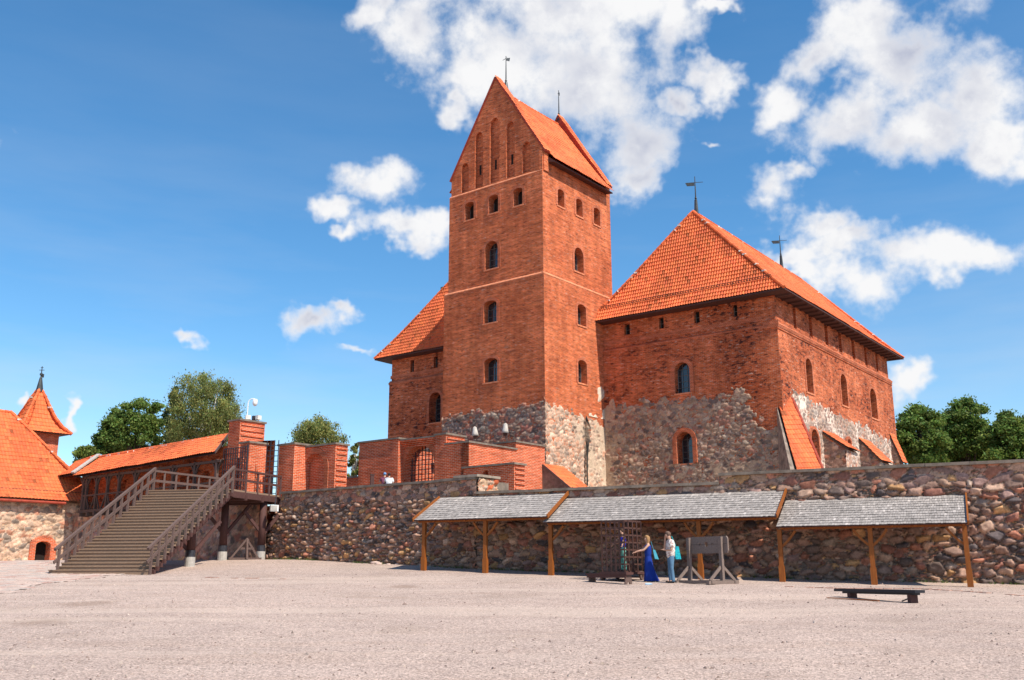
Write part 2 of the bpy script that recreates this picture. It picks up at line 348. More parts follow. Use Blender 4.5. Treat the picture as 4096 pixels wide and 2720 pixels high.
def attr_mat(name, rough=.9, grain=25., amt=.25, bs=.4, bd=.01, coat=0, transl=0., spec=.25):
    m, N, L, B = nodes(name); at = N.new('ShaderNodeAttribute'); at.attribute_name = 'Col'; tc = N.new('ShaderNodeTexCoord')
    n = nz(N, L, grain, 5, .7, tc.outputs['Object']); col = mix(N, L, 1.0, at.outputs['Color'], mix(N, L, ramp(N, L, n.outputs['Fac'], .3, .7), (1 - amt,) * 3, (1 + amt,) * 3), 'MULTIPLY')
    L.new(col, B.inputs['Base Color']); B.inputs['Roughness'].default_value = rough; B.inputs['Specular IOR Level'].default_value = spec
    if bs: bump(N, L, B, n.outputs['Fac'], bs, bd)
    if transl:
        t = N.new('ShaderNodeBsdfTranslucent'); L.new(col, t.inputs[0]); s = N.new('ShaderNodeMixShader'); s.inputs[0].default_value = transl
        L.new(B.outputs[0], s.inputs[1]); L.new(t.outputs[0], s.inputs[2]); L.new(s.outputs[0], N['Material Output'].inputs[0])
    return m
def wood_mat(name, c, c2, scale=(6, 6, 1.2), rough=.8, amt=1.0):
    m, N, L, B = nodes(name); tc = N.new('ShaderNodeTexCoord'); mp = N.new('ShaderNodeMapping'); L.new(tc.outputs['Object'], mp.inputs[0]); mp.inputs['Scale'].default_value = scale
    n = nz(N, L, 3, 6, .65, mp.outputs[0]); n2 = nz(N, L, .8, 3, .5, tc.outputs['Object'])
    col = mix(N, L, ramp(N, L, n.outputs['Fac'], .3, .7), c, c2); col = mix(N, L, ramp(N, L, n2.outputs['Fac'], .4, .8, 0, .4 * amt), col, tuple(x * .55 for x in c))
    L.new(col, B.inputs['Base Color']); B.inputs['Roughness'].default_value = rough; bump(N, L, B, n.outputs['Fac'], .5, .01); return m
def plain(name, c, rough=.7, metal=0., var=.25, scale=8., bs=.2):
    m, N, L, B = nodes(name); tc = N.new('ShaderNodeTexCoord'); n = nz(N, L, scale, 4, .6, tc.outputs['Object'])
    L.new(mix(N, L, ramp(N, L, n.outputs['Fac'], .3, .7), tuple(x * (1 - var) for x in c), tuple(min(1, x * (1 + var)) for x in c)), B.inputs['Base Color'])
    B.inputs['Roughness'].default_value = rough; B.inputs['Metallic'].default_value = metal
    if bs: bump(N, L, B, n.outputs['Fac'], bs, .01)
    return m
MAT = {}
MAT['brick_old'] = brick_mat('old_brick', (.70, .150, .040), (.48, .080, .024), (.56, .29, .17), wear=.75, palef=.14, lump=.008)
MAT['brick_wing'] = brick_mat('weathered_brick', (.70, .145, .038), (.46, .074, .022), (.58, .31, .19), wear=1.0, palef=.24, vary=.75, lump=.02, dhi=.56)
MAT['brick_new'] = brick_mat('new_brick', (.66, .098, .022), (.50, .062, .015), (.62, .37, .25), wear=.12, bw=.28, bh=.088, ms=.013, palef=.03, vary=.3, lump=.006)
MAT['brick_trim'] = brick_mat('moulded_brick', (.60, .115, .034), (.42, .07, .022), (.52, .28, .18), wear=.3, bw=.12, bh=.085, palef=.06, lump=.006)
MAT['string'] = plain('pale_brick_course', (.62, .22, .11), .9, 0, .35, 5)
MAT['stone'] = attr_mat('field_stone', .85, 14, .3, .4, .01)
MAT['tile'] = attr_mat('clay_tile', .75, 9, .2, .15, .01, spec=.3)
MAT['shingle'] = attr_mat('grey_shingle', .85, 20, .3, .4, .006)
MAT['leaf'] = attr_mat('leaves', .6, 3, .2, 0, 0, transl=.45, spec=.25)
MAT['bark'] = wood_mat('bark', (.10, .075, .055), (.05, .038, .03))
MAT['birch_bark'] = plain('birch_bark', (.5, .47, .42), .8, 0, .5, 4)
MAT['orange_wood'] = wood_mat('stained_pine', (.34, .105, .018), (.22, .06, .011), (8, 8, 1.5), .6, .6)
MAT['grey_wood'] = wood_mat('weathered_wood', (.185, .12, .10), (.085, .055, .048), (9, 9, 9), .85)
MAT['tread_wood'] = wood_mat('stair_board', (.34, .225, .15), (.21, .135, .09), (1.2, 14, 14), .85, .8)
MAT['pale_wood'] = wood_mat('bleached_wood', (.27, .20, .165), (.14, .10, .085), (9, 9, 9), .85)
MAT['dark_wood'] = wood_mat('dark_stained_wood', (.115, .052, .044), (.065, .03, .026), (7, 7, 2), .75)
MAT['gallery_wood'] = wood_mat('dark_gallery_wood', (.13, .085, .065), (.07, .045, .036), (7, 7, 2), .85)
MAT['black_wood'] = wood_mat('black_painted_wood', (.018, .019, .024), (.03, .03, .036), (2, 9, 9), .45)
MAT['coping'] = plain('stone_coping', (.20, .155, .12), .85, 0, .35, 3, .4)
MAT['coping_pale'] = plain('pale_coping', (.30, .235, .18), .85, 0, .3, 3, .4)
MAT['iron'] = plain('wrought_iron', (.06, .06, .07), .55, .6, .3, 10)
MAT['iron_dark'] = plain('rusty_iron', (.10, .05, .04), .6, .2, .4, 10)
MAT['glass'] = plain('dark_glass', (.02, .024, .03), .06, 0, .2, 1, 0); MAT['glass'].node_tree.nodes['Principled BSDF'].inputs['Specular IOR Level'].default_value = .9; MAT['lead_bar'] = plain('lead_bars', (.16, .15, .14), .6, .2, .2, 4, 0)
MAT['dark'] = plain('dark_interior', (.018, .012, .01), .9)
MAT['concrete'] = plain('concrete', (.42, .39, .35), .9, 0, .2, 6)
MAT['white'] = plain('white_paint', (.75, .74, .72), .5, 0, .08, 4)
MAT['plaster'] = plain('white_plaster', (.68, .64, .58), .8, 0, .2, 4)
MAT['red_paint'] = plain('red_barge', (.34, .055, .03), .7, 0, .25, 4)
MAT['copper'] = plain('green_copper', (.10, .17, .13), .7, .2, .3, 3)
MAT['lead'] = plain('dark_sheet_metal', (.07, .075, .075), .5, .5, .3, 3)
MAT['cable'] = plain('black_cable', (.02, .018, .016), .6)

def _dummy(): pass
def stone_sheet(name, F, s0, s1, z0, z1, parent, res=.07, cell=.34, relief=.09, base=.03, mask=None, holes=(), mortar=(.30, .24, .19), plaster=None, plc=(.6, .5, .42), seed=1,
                pal=None, small=True, cellf=None, bright=1.0, flat=None):
    ns = int((s1 - s0) / res) + 1; nzz = int((z1 - z0) / res) + 1
    S, Z = np.meshgrid(np.linspace(s0, s1, ns), np.linspace(z0, z1, nzz))
    if cellf: X, Yv = cellf(S, Z)
    else: X, Yv = S / (cell * 1.3), Z / (cell * .88)
    X = X + (fbm(S * 1.3, Z * 1.3, seed + 3, 2) - .5) * .7; Yv = Yv + (fbm(S * 1.1, Z * 1.1, seed + 8, 2) - .5) * .9
    f1, f2, ix, iy = voro(X, Yv, seed); e = f2 - f1; lx, ly = VL[0]
    big = _h(ix.astype(np.int64), iy.astype(np.int64), seed + 31); rnd = _h(ix.astype(np.int64), iy.astype(np.int64), seed + 32); r3 = _h(ix.astype(np.int64), iy.astype(np.int64), seed + 33)
    th = .10; hb = np.clip((e - th) / .34, 0, 1); t1 = _h(ix.astype(np.int64), iy.astype(np.int64), seed + 34) - .5; t2 = _h(ix.astype(np.int64), iy.astype(np.int64), seed + 35) - .5; hb = np.sqrt(hb) * np.clip(.55 + .45 * r3 + (t1 * lx + t2 * ly) * 1.3, .15, 1.4) * relief
    g1, g2, jx, jy = voro(X * 2.1 + 7, Yv * 4.2 + 3, seed + 50); eg = g2 - g1
    hs_ = np.sqrt(np.clip((eg - .12) / .5, 0, 1)) * relief * .45; rs = _h(jx.astype(np.int64), jy.astype(np.int64), seed + 61)
    usesm = (hb <= .0001) if small else np.zeros_like(hb, bool)
    if small: usesm |= (big < .13)
    hh = np.where(usesm, hs_, hb); rr = np.where(usesm, rs, rnd)
    pal = pal or [(.40, .26, .20), (.46, .31, .23), (.33, .215, .17), (.19, .145, .13), (.42, .19, .13), (.32, .15, .115), (.40, .32, .27), (.50, .30, .15), (.26, .18, .15), (.10, .085, .09), (.50, .35, .27), (.35, .22, .175), (.30, .2, .18)]
    pal = np.array(pal); col = pal[(rr * 977.3).astype(int) % len(pal)] * np.array((1.02, .92, .84)) * (.72 + .5 * ((rr * 53.7) % 1))[..., None] * bright
    mot = (fbm(S * 9, Z * 9, seed + 4, 3) - .5)[..., None]; col = col * (1 + mot * .7)
    ismort = hh <= .002; mc = np.array(mortar) * np.array((1.02, .95, .84)) * (.8 + .4 * fbm(S * 4, Z * 4, seed + 2, 3))[..., None]
    tm = np.clip(hh / (relief * .18), 0, 1)[..., None]; col = mc * (1 - tm) + col * tm
    hh = hh + (fbm(S * 7, Z * 7, seed + 5, 3) - .5) * relief * .22
    if flat is not None:
        fl = flat(S, Z); hh = hh * (1 - fl * .75) + fl * relief * .3
    if plaster is not None:
        p = np.clip(plaster(S, Z), 0, 1); pw = np.clip((p - .5 - (hh / relief - .35) * .5) * 6, 0, 1)
        col = col * (1 - pw[..., None]) + (np.array(plc) * (.82 + .36 * fbm(S * 3, Z * 3, seed + 6, 4))[..., None]) * pw[..., None]; hh = np.where(pw > .5, np.maximum(hh * .35, relief * .45), hh)
    o = base + hh
    if mask is not None:
        mk = np.clip(mask(S, Z), 0, 1); o = o * mk + (1 - mk) * -.06; dead = mk <= 0
    else: dead = np.zeros(S.shape, bool)
    P = F.P[None, None] + S[..., None] * F.d + o[..., None] * F.n; P[..., 2] = Z
    idx = np.arange(S.size).reshape(S.shape); a, b, c, d = idx[:-1, :-1], idx[:-1, 1:], idx[1:, 1:], idx[1:, :-1]
    kc = ~(dead[:-1, :-1] & dead[:-1, 1:] & dead[1:, 1:] & dead[1:, :-1])
    cs = (S[:-1, :-1] + S[1:, 1:]) / 2; cz = (Z[:-1, :-1] + Z[1:, 1:]) / 2
    for h in holes: kc &= ~inpoly(cs, cz, h)
    fs = np.stack([a[kc], b[kc], c[kc], d[kc]], 1)
    ob = raw(name, P.reshape(-1, 3), fs.tolist(), MAT['stone'], parent, True, uvauto=False)
    me = ob.data; at = me.attributes.new('Col', 'FLOAT_COLOR', 'POINT'); ca = np.ones((S.size, 4)); ca[:, :3] = np.clip(col.reshape(-1, 3), .01, .9); at.data.foreach_set('color', ca.ravel()); return ob

def facecol(me, cols):
    at = me.attributes.new('Col', 'FLOAT_COLOR', 'FACE'); ca = np.ones((len(cols), 4)); ca[:, :3] = cols; at.data.foreach_set('color', ca.ravel())
TILE = (.73, .158, .050)
def tile_roof(name, E0, E1, T0, T1, parent, mat=None, cw=.2, ch=.34, flare=.0, relief=.035, seed=3, col=TILE, path=None, sag=0., under=True, nsub=5):
    """clay pantiles: real corrugation and stepped courses over the quad eave E0-E1, top T0-T1 (clipped by the hips)"""
    E0, E1, T0, T1 = [np.array(p, float) for p in (E0, E1, T0, T1)]
    e = E1 - E0; Ls = np.linalg.norm(e); e = e / Ls; up = (T0 + T1) / 2 - (E0 + E1) / 2; up = up - e * (up @ e); H = np.linalg.norm(up); u = up / H; n = np.cross(e, u)
    if n[2] < 0: n = -n
    sT0 = (T0 - E0) @ e; sT1 = (T1 - E0) @ e
    kc = max(2, int(round(H / ch))); vs = []; 
    for k in range(kc):
        vs += [(k / kc, 1.0, k), ((k + .93) / kc, .12, k)]
    vs.append((1.0, .1, kc - 1))
    smin, smax = min(0, sT0), max(Ls, sT1); ncol = int(round((smax - smin) / cw)); cwx = (smax - smin) / ncol
    sv = np.linspace(smin, smax, ncol * nsub + 1); ph = (sv - smin) / cwx; prof = np.abs(np.sin(math.pi * ph)) ** .8 * relief * 1.15
    P = []; 
    for (v, lip, k) in vs:
        L_ = sT0 * v; R_ = Ls + (sT1 - Ls) * v; s = np.clip(sv, L_, R_)
        jit = (vn(np.floor(ph), np.full_like(ph, k * 7.1), seed) - .5) * .016 + (fbm(ph * .12, np.full_like(ph, k * .2), seed + 2, 2) - .5) * .07
        hgt = prof + lip * relief * .9 + jit
        off = -flare * 4 * v * (1 - v) * (1 - v) * 1.7 - sag * 4 * v * (1 - v) if flare else -sag * 4 * v * (1 - v)
        P.append(E0[None] + s[:, None] * e + (u * (v * H))[None] + (hgt + off)[:, None] * n)
    P = np.array(P); nr, nc = P.shape[:2]; idx = np.arange(nr * nc).reshape(nr, nc)
    a, b, c, d = idx[:-1, :-1], idx[:-1, 1:], idx[1:, 1:], idx[1:, :-1]; fs = np.stack([a, b, c, d], -1).reshape(-1, 4)
    Q = P.reshape(-1, 3); w = np.linalg.norm(Q[fs[:, 1]] - Q[fs[:, 0]], axis=1) + np.linalg.norm(Q[fs[:, 2]] - Q[fs[:, 3]], axis=1); keep = w > 1e-4
    kk = np.repeat(np.array([v[2] for v in vs])[:-1], nc - 1); cc = np.tile(np.floor((ph[:-1] + ph[1:]) / 2), nr - 1)
    r = _h(cc, kk.astype(float), seed); r2 = _h(cc, kk.astype(float), seed + 3); cols = np.array(col)[None] * (.86 + .24 * r)[:, None]; cols[:, 1] *= (.9 + .2 * r2); 
    streak = vn(cc * .08, kk * .12, seed + 9); cols *= (.84 + .28 * streak)[:, None]; lich = fbm(cc * .11 + seed, kk * .16, seed + 15, 3); cols *= np.where(lich > .60, .80, 1.0)[:, None]; drk = r2 > .975; cols[drk] *= .55
    fs = fs[keep]; cols = cols[keep]
    # fix winding so that the outside faces up
    f0 = fs[len(fs) // 2]; nn = np.cross(Q[f0[1]] - Q[f0[0]], Q[f0[2]] - Q[f0[0]])
    if nn @ n < 0: fs = fs[:, ::-1]
    # closed underside with thickness
    base = len(Q); th = n * .07
    und = [Q[idx[0, 0]] - th, Q[idx[0, -1]] - th, Q[idx[-1, -1]] - th, Q[idx[-1, 0]] - th]
    V_ = np.concatenate([Q, np.array([E0 - th, E1 - th, T1 - th * 1.0, T0 - th * 1.0])]) if under and not flare and not sag else Q
    fl = fs.tolist()
    if len(V_) > base: fl.append((base, base + 3, base + 2, base + 1)); cols = np.vstack([cols, np.array([[.05, .03, .02]])])
    ob = raw(name, V_, fl, MAT['tile'], parent, False, uvauto=False); facecol(ob.data, np.clip(cols, .01, .95)); return ob
def curvept(E0, E1, T0, T1, flare, v, side, lift=.0):
    E0, E1, T0, T1 = [np.array(p, float) for p in (E0, E1, T0, T1)]
    e = E1 - E0; e /= np.linalg.norm(e); up = (T0 + T1) / 2 - (E0 + E1) / 2; up = up - e * (up @ e); u = up / np.linalg.norm(up); n = np.cross(e, u); n = n if n[2] > 0 else -n
    a, b = (E0, T0) if side == 0 else (E1, T1)
    return a * (1 - v) + b * v + n * (lift - flare * 4 * v * (1 - v) * (1 - v) * 1.7)
def ridge_caps(name, pts, parent, r=.11, seg=.38, col=TILE, white=True, seed=1):
    mb = MB(); pts = [np.array(p, float) for p in pts]; rng = random.Random(seed); cols = []
    for a, b in zip(pts[:-1], pts[1:]):
        L_ = np.linalg.norm(b - a); n = max(1, int(L_ / seg))
        for i in range(n):
            p = a + (b - a) * i / n; p2 = a + (b - a) * (i + 1.12) / n; f = len(mb.f); mb.tube([p, p2], [r * 1.15, r * .9], 8); c = np.array(col) * rng.uniform(.7, 1.1); cols += [c] * (len(mb.f) - f)
            if white and rng.random() < .14:
                f = len(mb.f); mb.box(p + np.array([0, 0, -r * .1]) , r * 1.1, r * 1.1, r * .5, rng.uniform(0, 90)); cols += [np.array((.65, .58, .5))] * (len(mb.f) - f)
    ob = obj(name, mb, MAT['tile'], parent); facecol(ob.data, np.array(cols)); return ob

# ------------------------------------------------------------------ ground
def axis(lo, hi, fine0, fine1, step):
    a = list(np.arange(fine0, fine1 + 1e-6, step)); x = fine0; st = step
    left = []
    while x > lo: st *= 1.35; x -= st; left.append(x)
    x = fine1; st = step; right = []
    while x < hi: st *= 1.35; x += st; right.append(x)
    return np.array(left[::-1] + a + right)
def build_ground():
    xs = axis(-2500, 2500, -40, 40, .4); ys = axis(-2500, 2500, 4, 60, .4); X, Y = np.meshgrid(xs, ys); Z = ground_z(X, Y)
    near = np.clip(1 - (np.abs(X) - 60) / 60, 0, 1) * np.clip(1 - (np.abs(Y - 30) - 50) / 60, 0, 1)
    Z = Z + (fbm(X * .35, Y * .35, 3, 3) - .5) * .09 * near + (fbm(X * 1.7, Y * 1.7, 9, 3) - .5) * .025 * near
    idx = np.arange(X.size).reshape(X.shape); fs = np.stack([idx[:-1, :-1], idx[:-1, 1:], idx[1:, 1:], idx[1:, :-1]], -1).reshape(-1, 4)
    m, N, L, B = nodes('gravel'); tc = N.new('ShaderNodeTexCoord'); ob_ = tc.outputs['Object']
    vo = N.new('ShaderNodeTexVoronoi'); L.new(ob_, vo.inputs['Vector']); vo.inputs['Scale'].default_value = 42
    vo2 = N.new('ShaderNodeTexVoronoi'); L.new(ob_, vo2.inputs['Vector']); vo2.inputs['Scale'].default_value = 9
    n1 = nz(N, L, 1.1, 6, .65, ob_); n2 = nz(N, L, .16, 4, .6, ob_); n3 = nz(N, L, 14, 5, .75, ob_)
    mp = N.new('ShaderNodeMapping'); L.new(ob_, mp.inputs[0]); mp.inputs['Scale'].default_value = (.25, 1.4, 1); mp.inputs['Rotation'].default_value = (0, 0, rad(8)); n4 = nz(N, L, .9, 5, .7, mp.outputs[0])
    col = mix(N, L, ramp(N, L, n2.outputs['Fac'], .35, .65), (.44, .328, .272), (.37, .275, .228))
    col = mix(N, L, ramp(N, L, n4.outputs['Fac'], .48, .72, 0, .55), col, (.40, .275, .205))
    col = mix(N, L, ramp(N, L, n1.outputs['Fac'], .35, .7, 0, .45), col, (.55, .42, .345))
    sepc = N.new('ShaderNodeSeparateColor'); L.new(vo.outputs['Color'], sepc.inputs[0]); g = ramp(N, L, sepc.outputs[0], 0, 1, .55, 1.45)
    cmb = N.new('ShaderNodeCombineColor'); [L.new(g, cmb.inputs[i]) for i in range(3)]; col = mix(N, L, 1.0, col, cmb.outputs[0], 'MULTIPLY')
    g2 = ramp(N, L, n3.outputs['Fac'], .28, .72, .58, 1.42); c2 = N.new('ShaderNodeCombineColor'); [L.new(g2, c2.inputs[i]) for i in range(3)]; col = mix(N, L, 1.0, col, c2.outputs[0], 'MULTIPLY')
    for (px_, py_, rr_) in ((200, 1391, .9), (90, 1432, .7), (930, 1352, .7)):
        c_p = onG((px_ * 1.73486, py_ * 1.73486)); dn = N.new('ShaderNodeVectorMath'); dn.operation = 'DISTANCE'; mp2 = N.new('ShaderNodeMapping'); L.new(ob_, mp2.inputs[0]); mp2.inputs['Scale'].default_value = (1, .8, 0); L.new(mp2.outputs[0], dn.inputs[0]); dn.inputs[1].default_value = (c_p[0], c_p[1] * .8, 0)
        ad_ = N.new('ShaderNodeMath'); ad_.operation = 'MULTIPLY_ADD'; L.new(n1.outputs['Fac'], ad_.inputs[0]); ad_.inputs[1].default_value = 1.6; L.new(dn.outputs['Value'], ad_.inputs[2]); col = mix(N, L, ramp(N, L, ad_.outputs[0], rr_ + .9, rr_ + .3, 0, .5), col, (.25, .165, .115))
    pt = nz(N, L, .33, 3, .5, ob_); col = mix(N, L, ramp(N, L, pt.outputs['Fac'], .60, .72, 0, .38), col, (.30, .215, .16))
    trk = N.new('ShaderNodeMapping'); L.new(ob_, trk.inputs[0]); trk.inputs['Scale'].default_value = (.05, .55, 1); trk.inputs['Rotation'].default_value = (0, 0, rad(-14)); n5 = nz(N, L, 1.0, 3, .5, trk.outputs[0]); col = mix(N, L, ramp(N, L, n5.outputs['Fac'], .52, .60, 0, .30), col, (.62, .48, .385))
    L.new(col, B.inputs['Base Color']); ad = N.new('ShaderNodeMath'); ad.operation = 'ADD'; L.new(vo.outputs['Distance'], ad.inputs[0]); L.new(n3.outputs['Fac'], ad.inputs[1]); bump(N, L, B, ad.outputs[0], .6, .018)
    g_ = raw('ground', np.stack([X, Y, Z], -1).reshape(-1, 3), fs.tolist(), m, smooth=True, uvauto=False); tag(g_, 'pinkish grey gravel of the castle yard', kind='structure')
build_ground()
GZ = lambda x, y: float(ground_z(x, y))

# cobbled paving on the left
def build_paving():
    P = [q(0, -60, 1292), q(0, 60, 1292), q(0, 130, 1300), q(0, 330, 1322), q(0, 245, 1327), q(0, 140, 1345), q(0, 30, 1366), q(0, -60, 1375)]
    W = [onG(p) for p in P]; xs = [w[0] for w in W]; ys = [w[1] for w in W]; poly = list(zip(xs, ys))
    res = .09; X, Y = np.meshgrid(np.arange(min(xs), max(xs), res), np.arange(min(ys), max(ys), res))
    f1, f2, ix, iy = voro(X / .42, Y / .42, 4); e = f2 - f1; h = np.sqrt(np.clip((e - .06) / .4, 0, 1)) * .03; r = _h(ix.astype(np.int64), iy.astype(np.int64), 8)
    Z = ground_z(X, Y) + (fbm(X * .35, Y * .35, 3, 3) - .5) * .09 + (fbm(X * 1.7, Y * 1.7, 9, 3) - .5) * .025 + .002 + h - .012
    pal = np.array([(.46, .33, .27), (.50, .37, .30), (.42, .34, .29), (.42, .26, .21), (.48, .39, .33), (.52, .38, .31)]); col = pal[(r * 977).astype(int) % 6]; tm = np.clip(h / .01, 0, 1)[..., None]; col = np.array((.52, .41, .34)) * (1 - tm) + col * tm
    edge = np.zeros(X.shape, bool); sx = X + (fbm(X * 1.1, Y * 1.1, 21, 2) - .5) * 1.6; sy = Y + (fbm(X * 1.1, Y * 1.1, 22, 2) - .5) * 1.6; ins = inpoly(sx, sy, poly)
    idx = np.arange(X.size).reshape(X.shape); k = ins[:-1, :-1] & ins[1:, 1:]; fs = np.stack([idx[:-1, :-1][k], idx[:-1, 1:][k], idx[1:, 1:][k], idx[1:, :-1][k]], 1)
    o = raw('paving', np.stack([X, Y, Z], -1).reshape(-1, 3), fs.tolist(), MAT['stone'], smooth=True, uvauto=False); at = o.data.attributes.new('Col', 'FLOAT_COLOR', 'POINT'); ca = np.ones((X.size, 4)); ca[:, :3] = col.reshape(-1, 3); at.data.foreach_set('color', ca.ravel())
    tag(o, 'worn reddish cobble paving at the foot of the stairs', kind='structure')
build_paving()

# ------------------------------------------------------------------ the courtyard retaining wall
P8 = np.array([15.24, 33.0]); PF = Face(P8, -25.7); WF = Face(P8 - PF.n[:2] * 2.0, -25.7); TERR = 5.15
LW = Face(WF.pt(-19.6, 0), -37)
def wgz(s, off=0):
    p = WF.pt(s, 0, off); return GZ(p[0], p[1])
def build_courtwall():
    base = WF.pt(-20, wgz(-20)); t = thing('stone_wall', base, 'long fieldstone retaining wall with stone coping behind the shingled shelters', 'wall')
    k = .0036; c0 = .225; s_ = lambda S: c0 + k * (S + 40) * .8
    def cf(S, Z): c = s_(S); return np.log(c) / (k * .8) / 1.4, Z / (c * .80)
    sb_ = LW.sz(q(2, 598, 1335))[0]; st_ = LW.sz(q(2, 785, 790))[0]
    segs = [(LW, sb_ - .3, 0.0, 5.64, 5.66), (WF, -19.6, -8.75, 5.0, 5.0), (WF, -8.75, 16, 5.34, 5.34)]
    for i, (F, a, b, ta, tb) in enumerate(segs):
        top = max(ta, tb); p0, p1 = F.pt(a, 0), F.pt(b, 0); lowz = min(GZ(p0[0], p0[1]), GZ(p1[0], p1[1])) - .35
        fl = (lambda S, Z, tb=tb: np.clip((Z - (tb - .75)) / .15 + (fbm(S * .8, Z * 0, 5, 2) - .5) * 3, 0, 1))
        cfi = cf if i else (lambda S, Z: cf(S - 19.6, Z))
        stone_sheet('masonry', F, a, b, lowz, top, t, res=.04, relief=.24, base=-.04, mortar=(.12, .078, .052), cellf=cfi, seed=11 + i * 0, flat=fl, mask=None if i else (lambda S, Z: np.clip((S - (sb_ + (st_ - sb_) * np.clip((Z - 2.25) / 3.3, 0, 1)) - (fbm(S * 3, Z * 3, 6, 2) - .5) * .3) * 8, 0, 1)), bright=.92)
        mb = MB()
        if i: mb.fbox(F, a, b, lowz, top - .01, -.9, -.02)
        else: mb.prism([F.pt(sb_ + .1, lowz, -.06), F.pt(-.05, lowz, -.06), F.pt(-.05, top - .01, -.06), F.pt(st_ + .1, top - .01, -.06)], -F.n * 2.3); stone_sheet('masonry', F, -21.5, st_ + .5, lowz, 5.3, t, res=.06, relief=.15, base=-2.3, mortar=(.12, .078, .052), cell=.26, seed=77, bright=.85); a = st_
        obj('core', mb, MAT['coping'], t)
        mb = MB(); rng = random.Random(5 + i); x = a
        while x < b:
            l = min(rng.uniform(1.2, 2.4), b - x); z = (ta + (tb - ta) * (x - a) / (b - a)); j = rng.uniform(-.008, .008); mb.fbox(F, x, x + l - .008, z + j, z + .11 + j, -1.02, .17 + rng.uniform(-.01, .01)); x += l
        obj('coping', mb, MAT['coping'], t)
    # the end of the higher left part, with its overhanging slab
    e = Face(LW.pt(0.03, 0, 0), 53); stone_sheet('masonry', e, -.03, 1.35, 4.6, 5.72, t, res=.045, relief=.12, base=.0, mortar=(.4, .25, .16), cell=.25, seed=19, pal=[(.50, .12, .05), (.42, .32, .25), (.5, .36, .25)])
    c0 = LW.pt(.15, 5.77, .2); c1 = c0 + e.d * 1.7; mb = MB(); mb.hexa([c0 - LW.d * 1.4, c0, c1, c1 - LW.d * 1.4, c0 - LW.d * 1.4 + [0, 0, .11], c0 + [0, 0, .11], c1 + [0, 0, .11], c1 - LW.d * 1.4 + [0, 0, .11]]); obj('coping', mb, MAT['coping_pale'], t)
    return t
build_courtwall()
# the raised terrace behind it
mb = MB(); tq = [LW.pt(-18, TERR, -2.4), LW.pt(LW.sz(q(2, 785, 790))[0] + .1, TERR, -2.4), LW.pt(LW.sz(q(2, 785, 790))[0] + .1, TERR, -.5), LW.pt(-.2, TERR, -.5), WF.pt(60, TERR, -.5), WF.pt(60, TERR, -120), LW.pt(-18, TERR, -120)]; mb.poly(tq); mb.poly([tq[0], tq[0] * [1, 1, 0], tq[-1] * [1, 1, 0], tq[-1]])
tag(obj('terrace', mb, plain('terrace_earth', (.30, .23, .17), .95, 0, .3, 2)), 'raised earth terrace on which the castle stands', kind='structure')

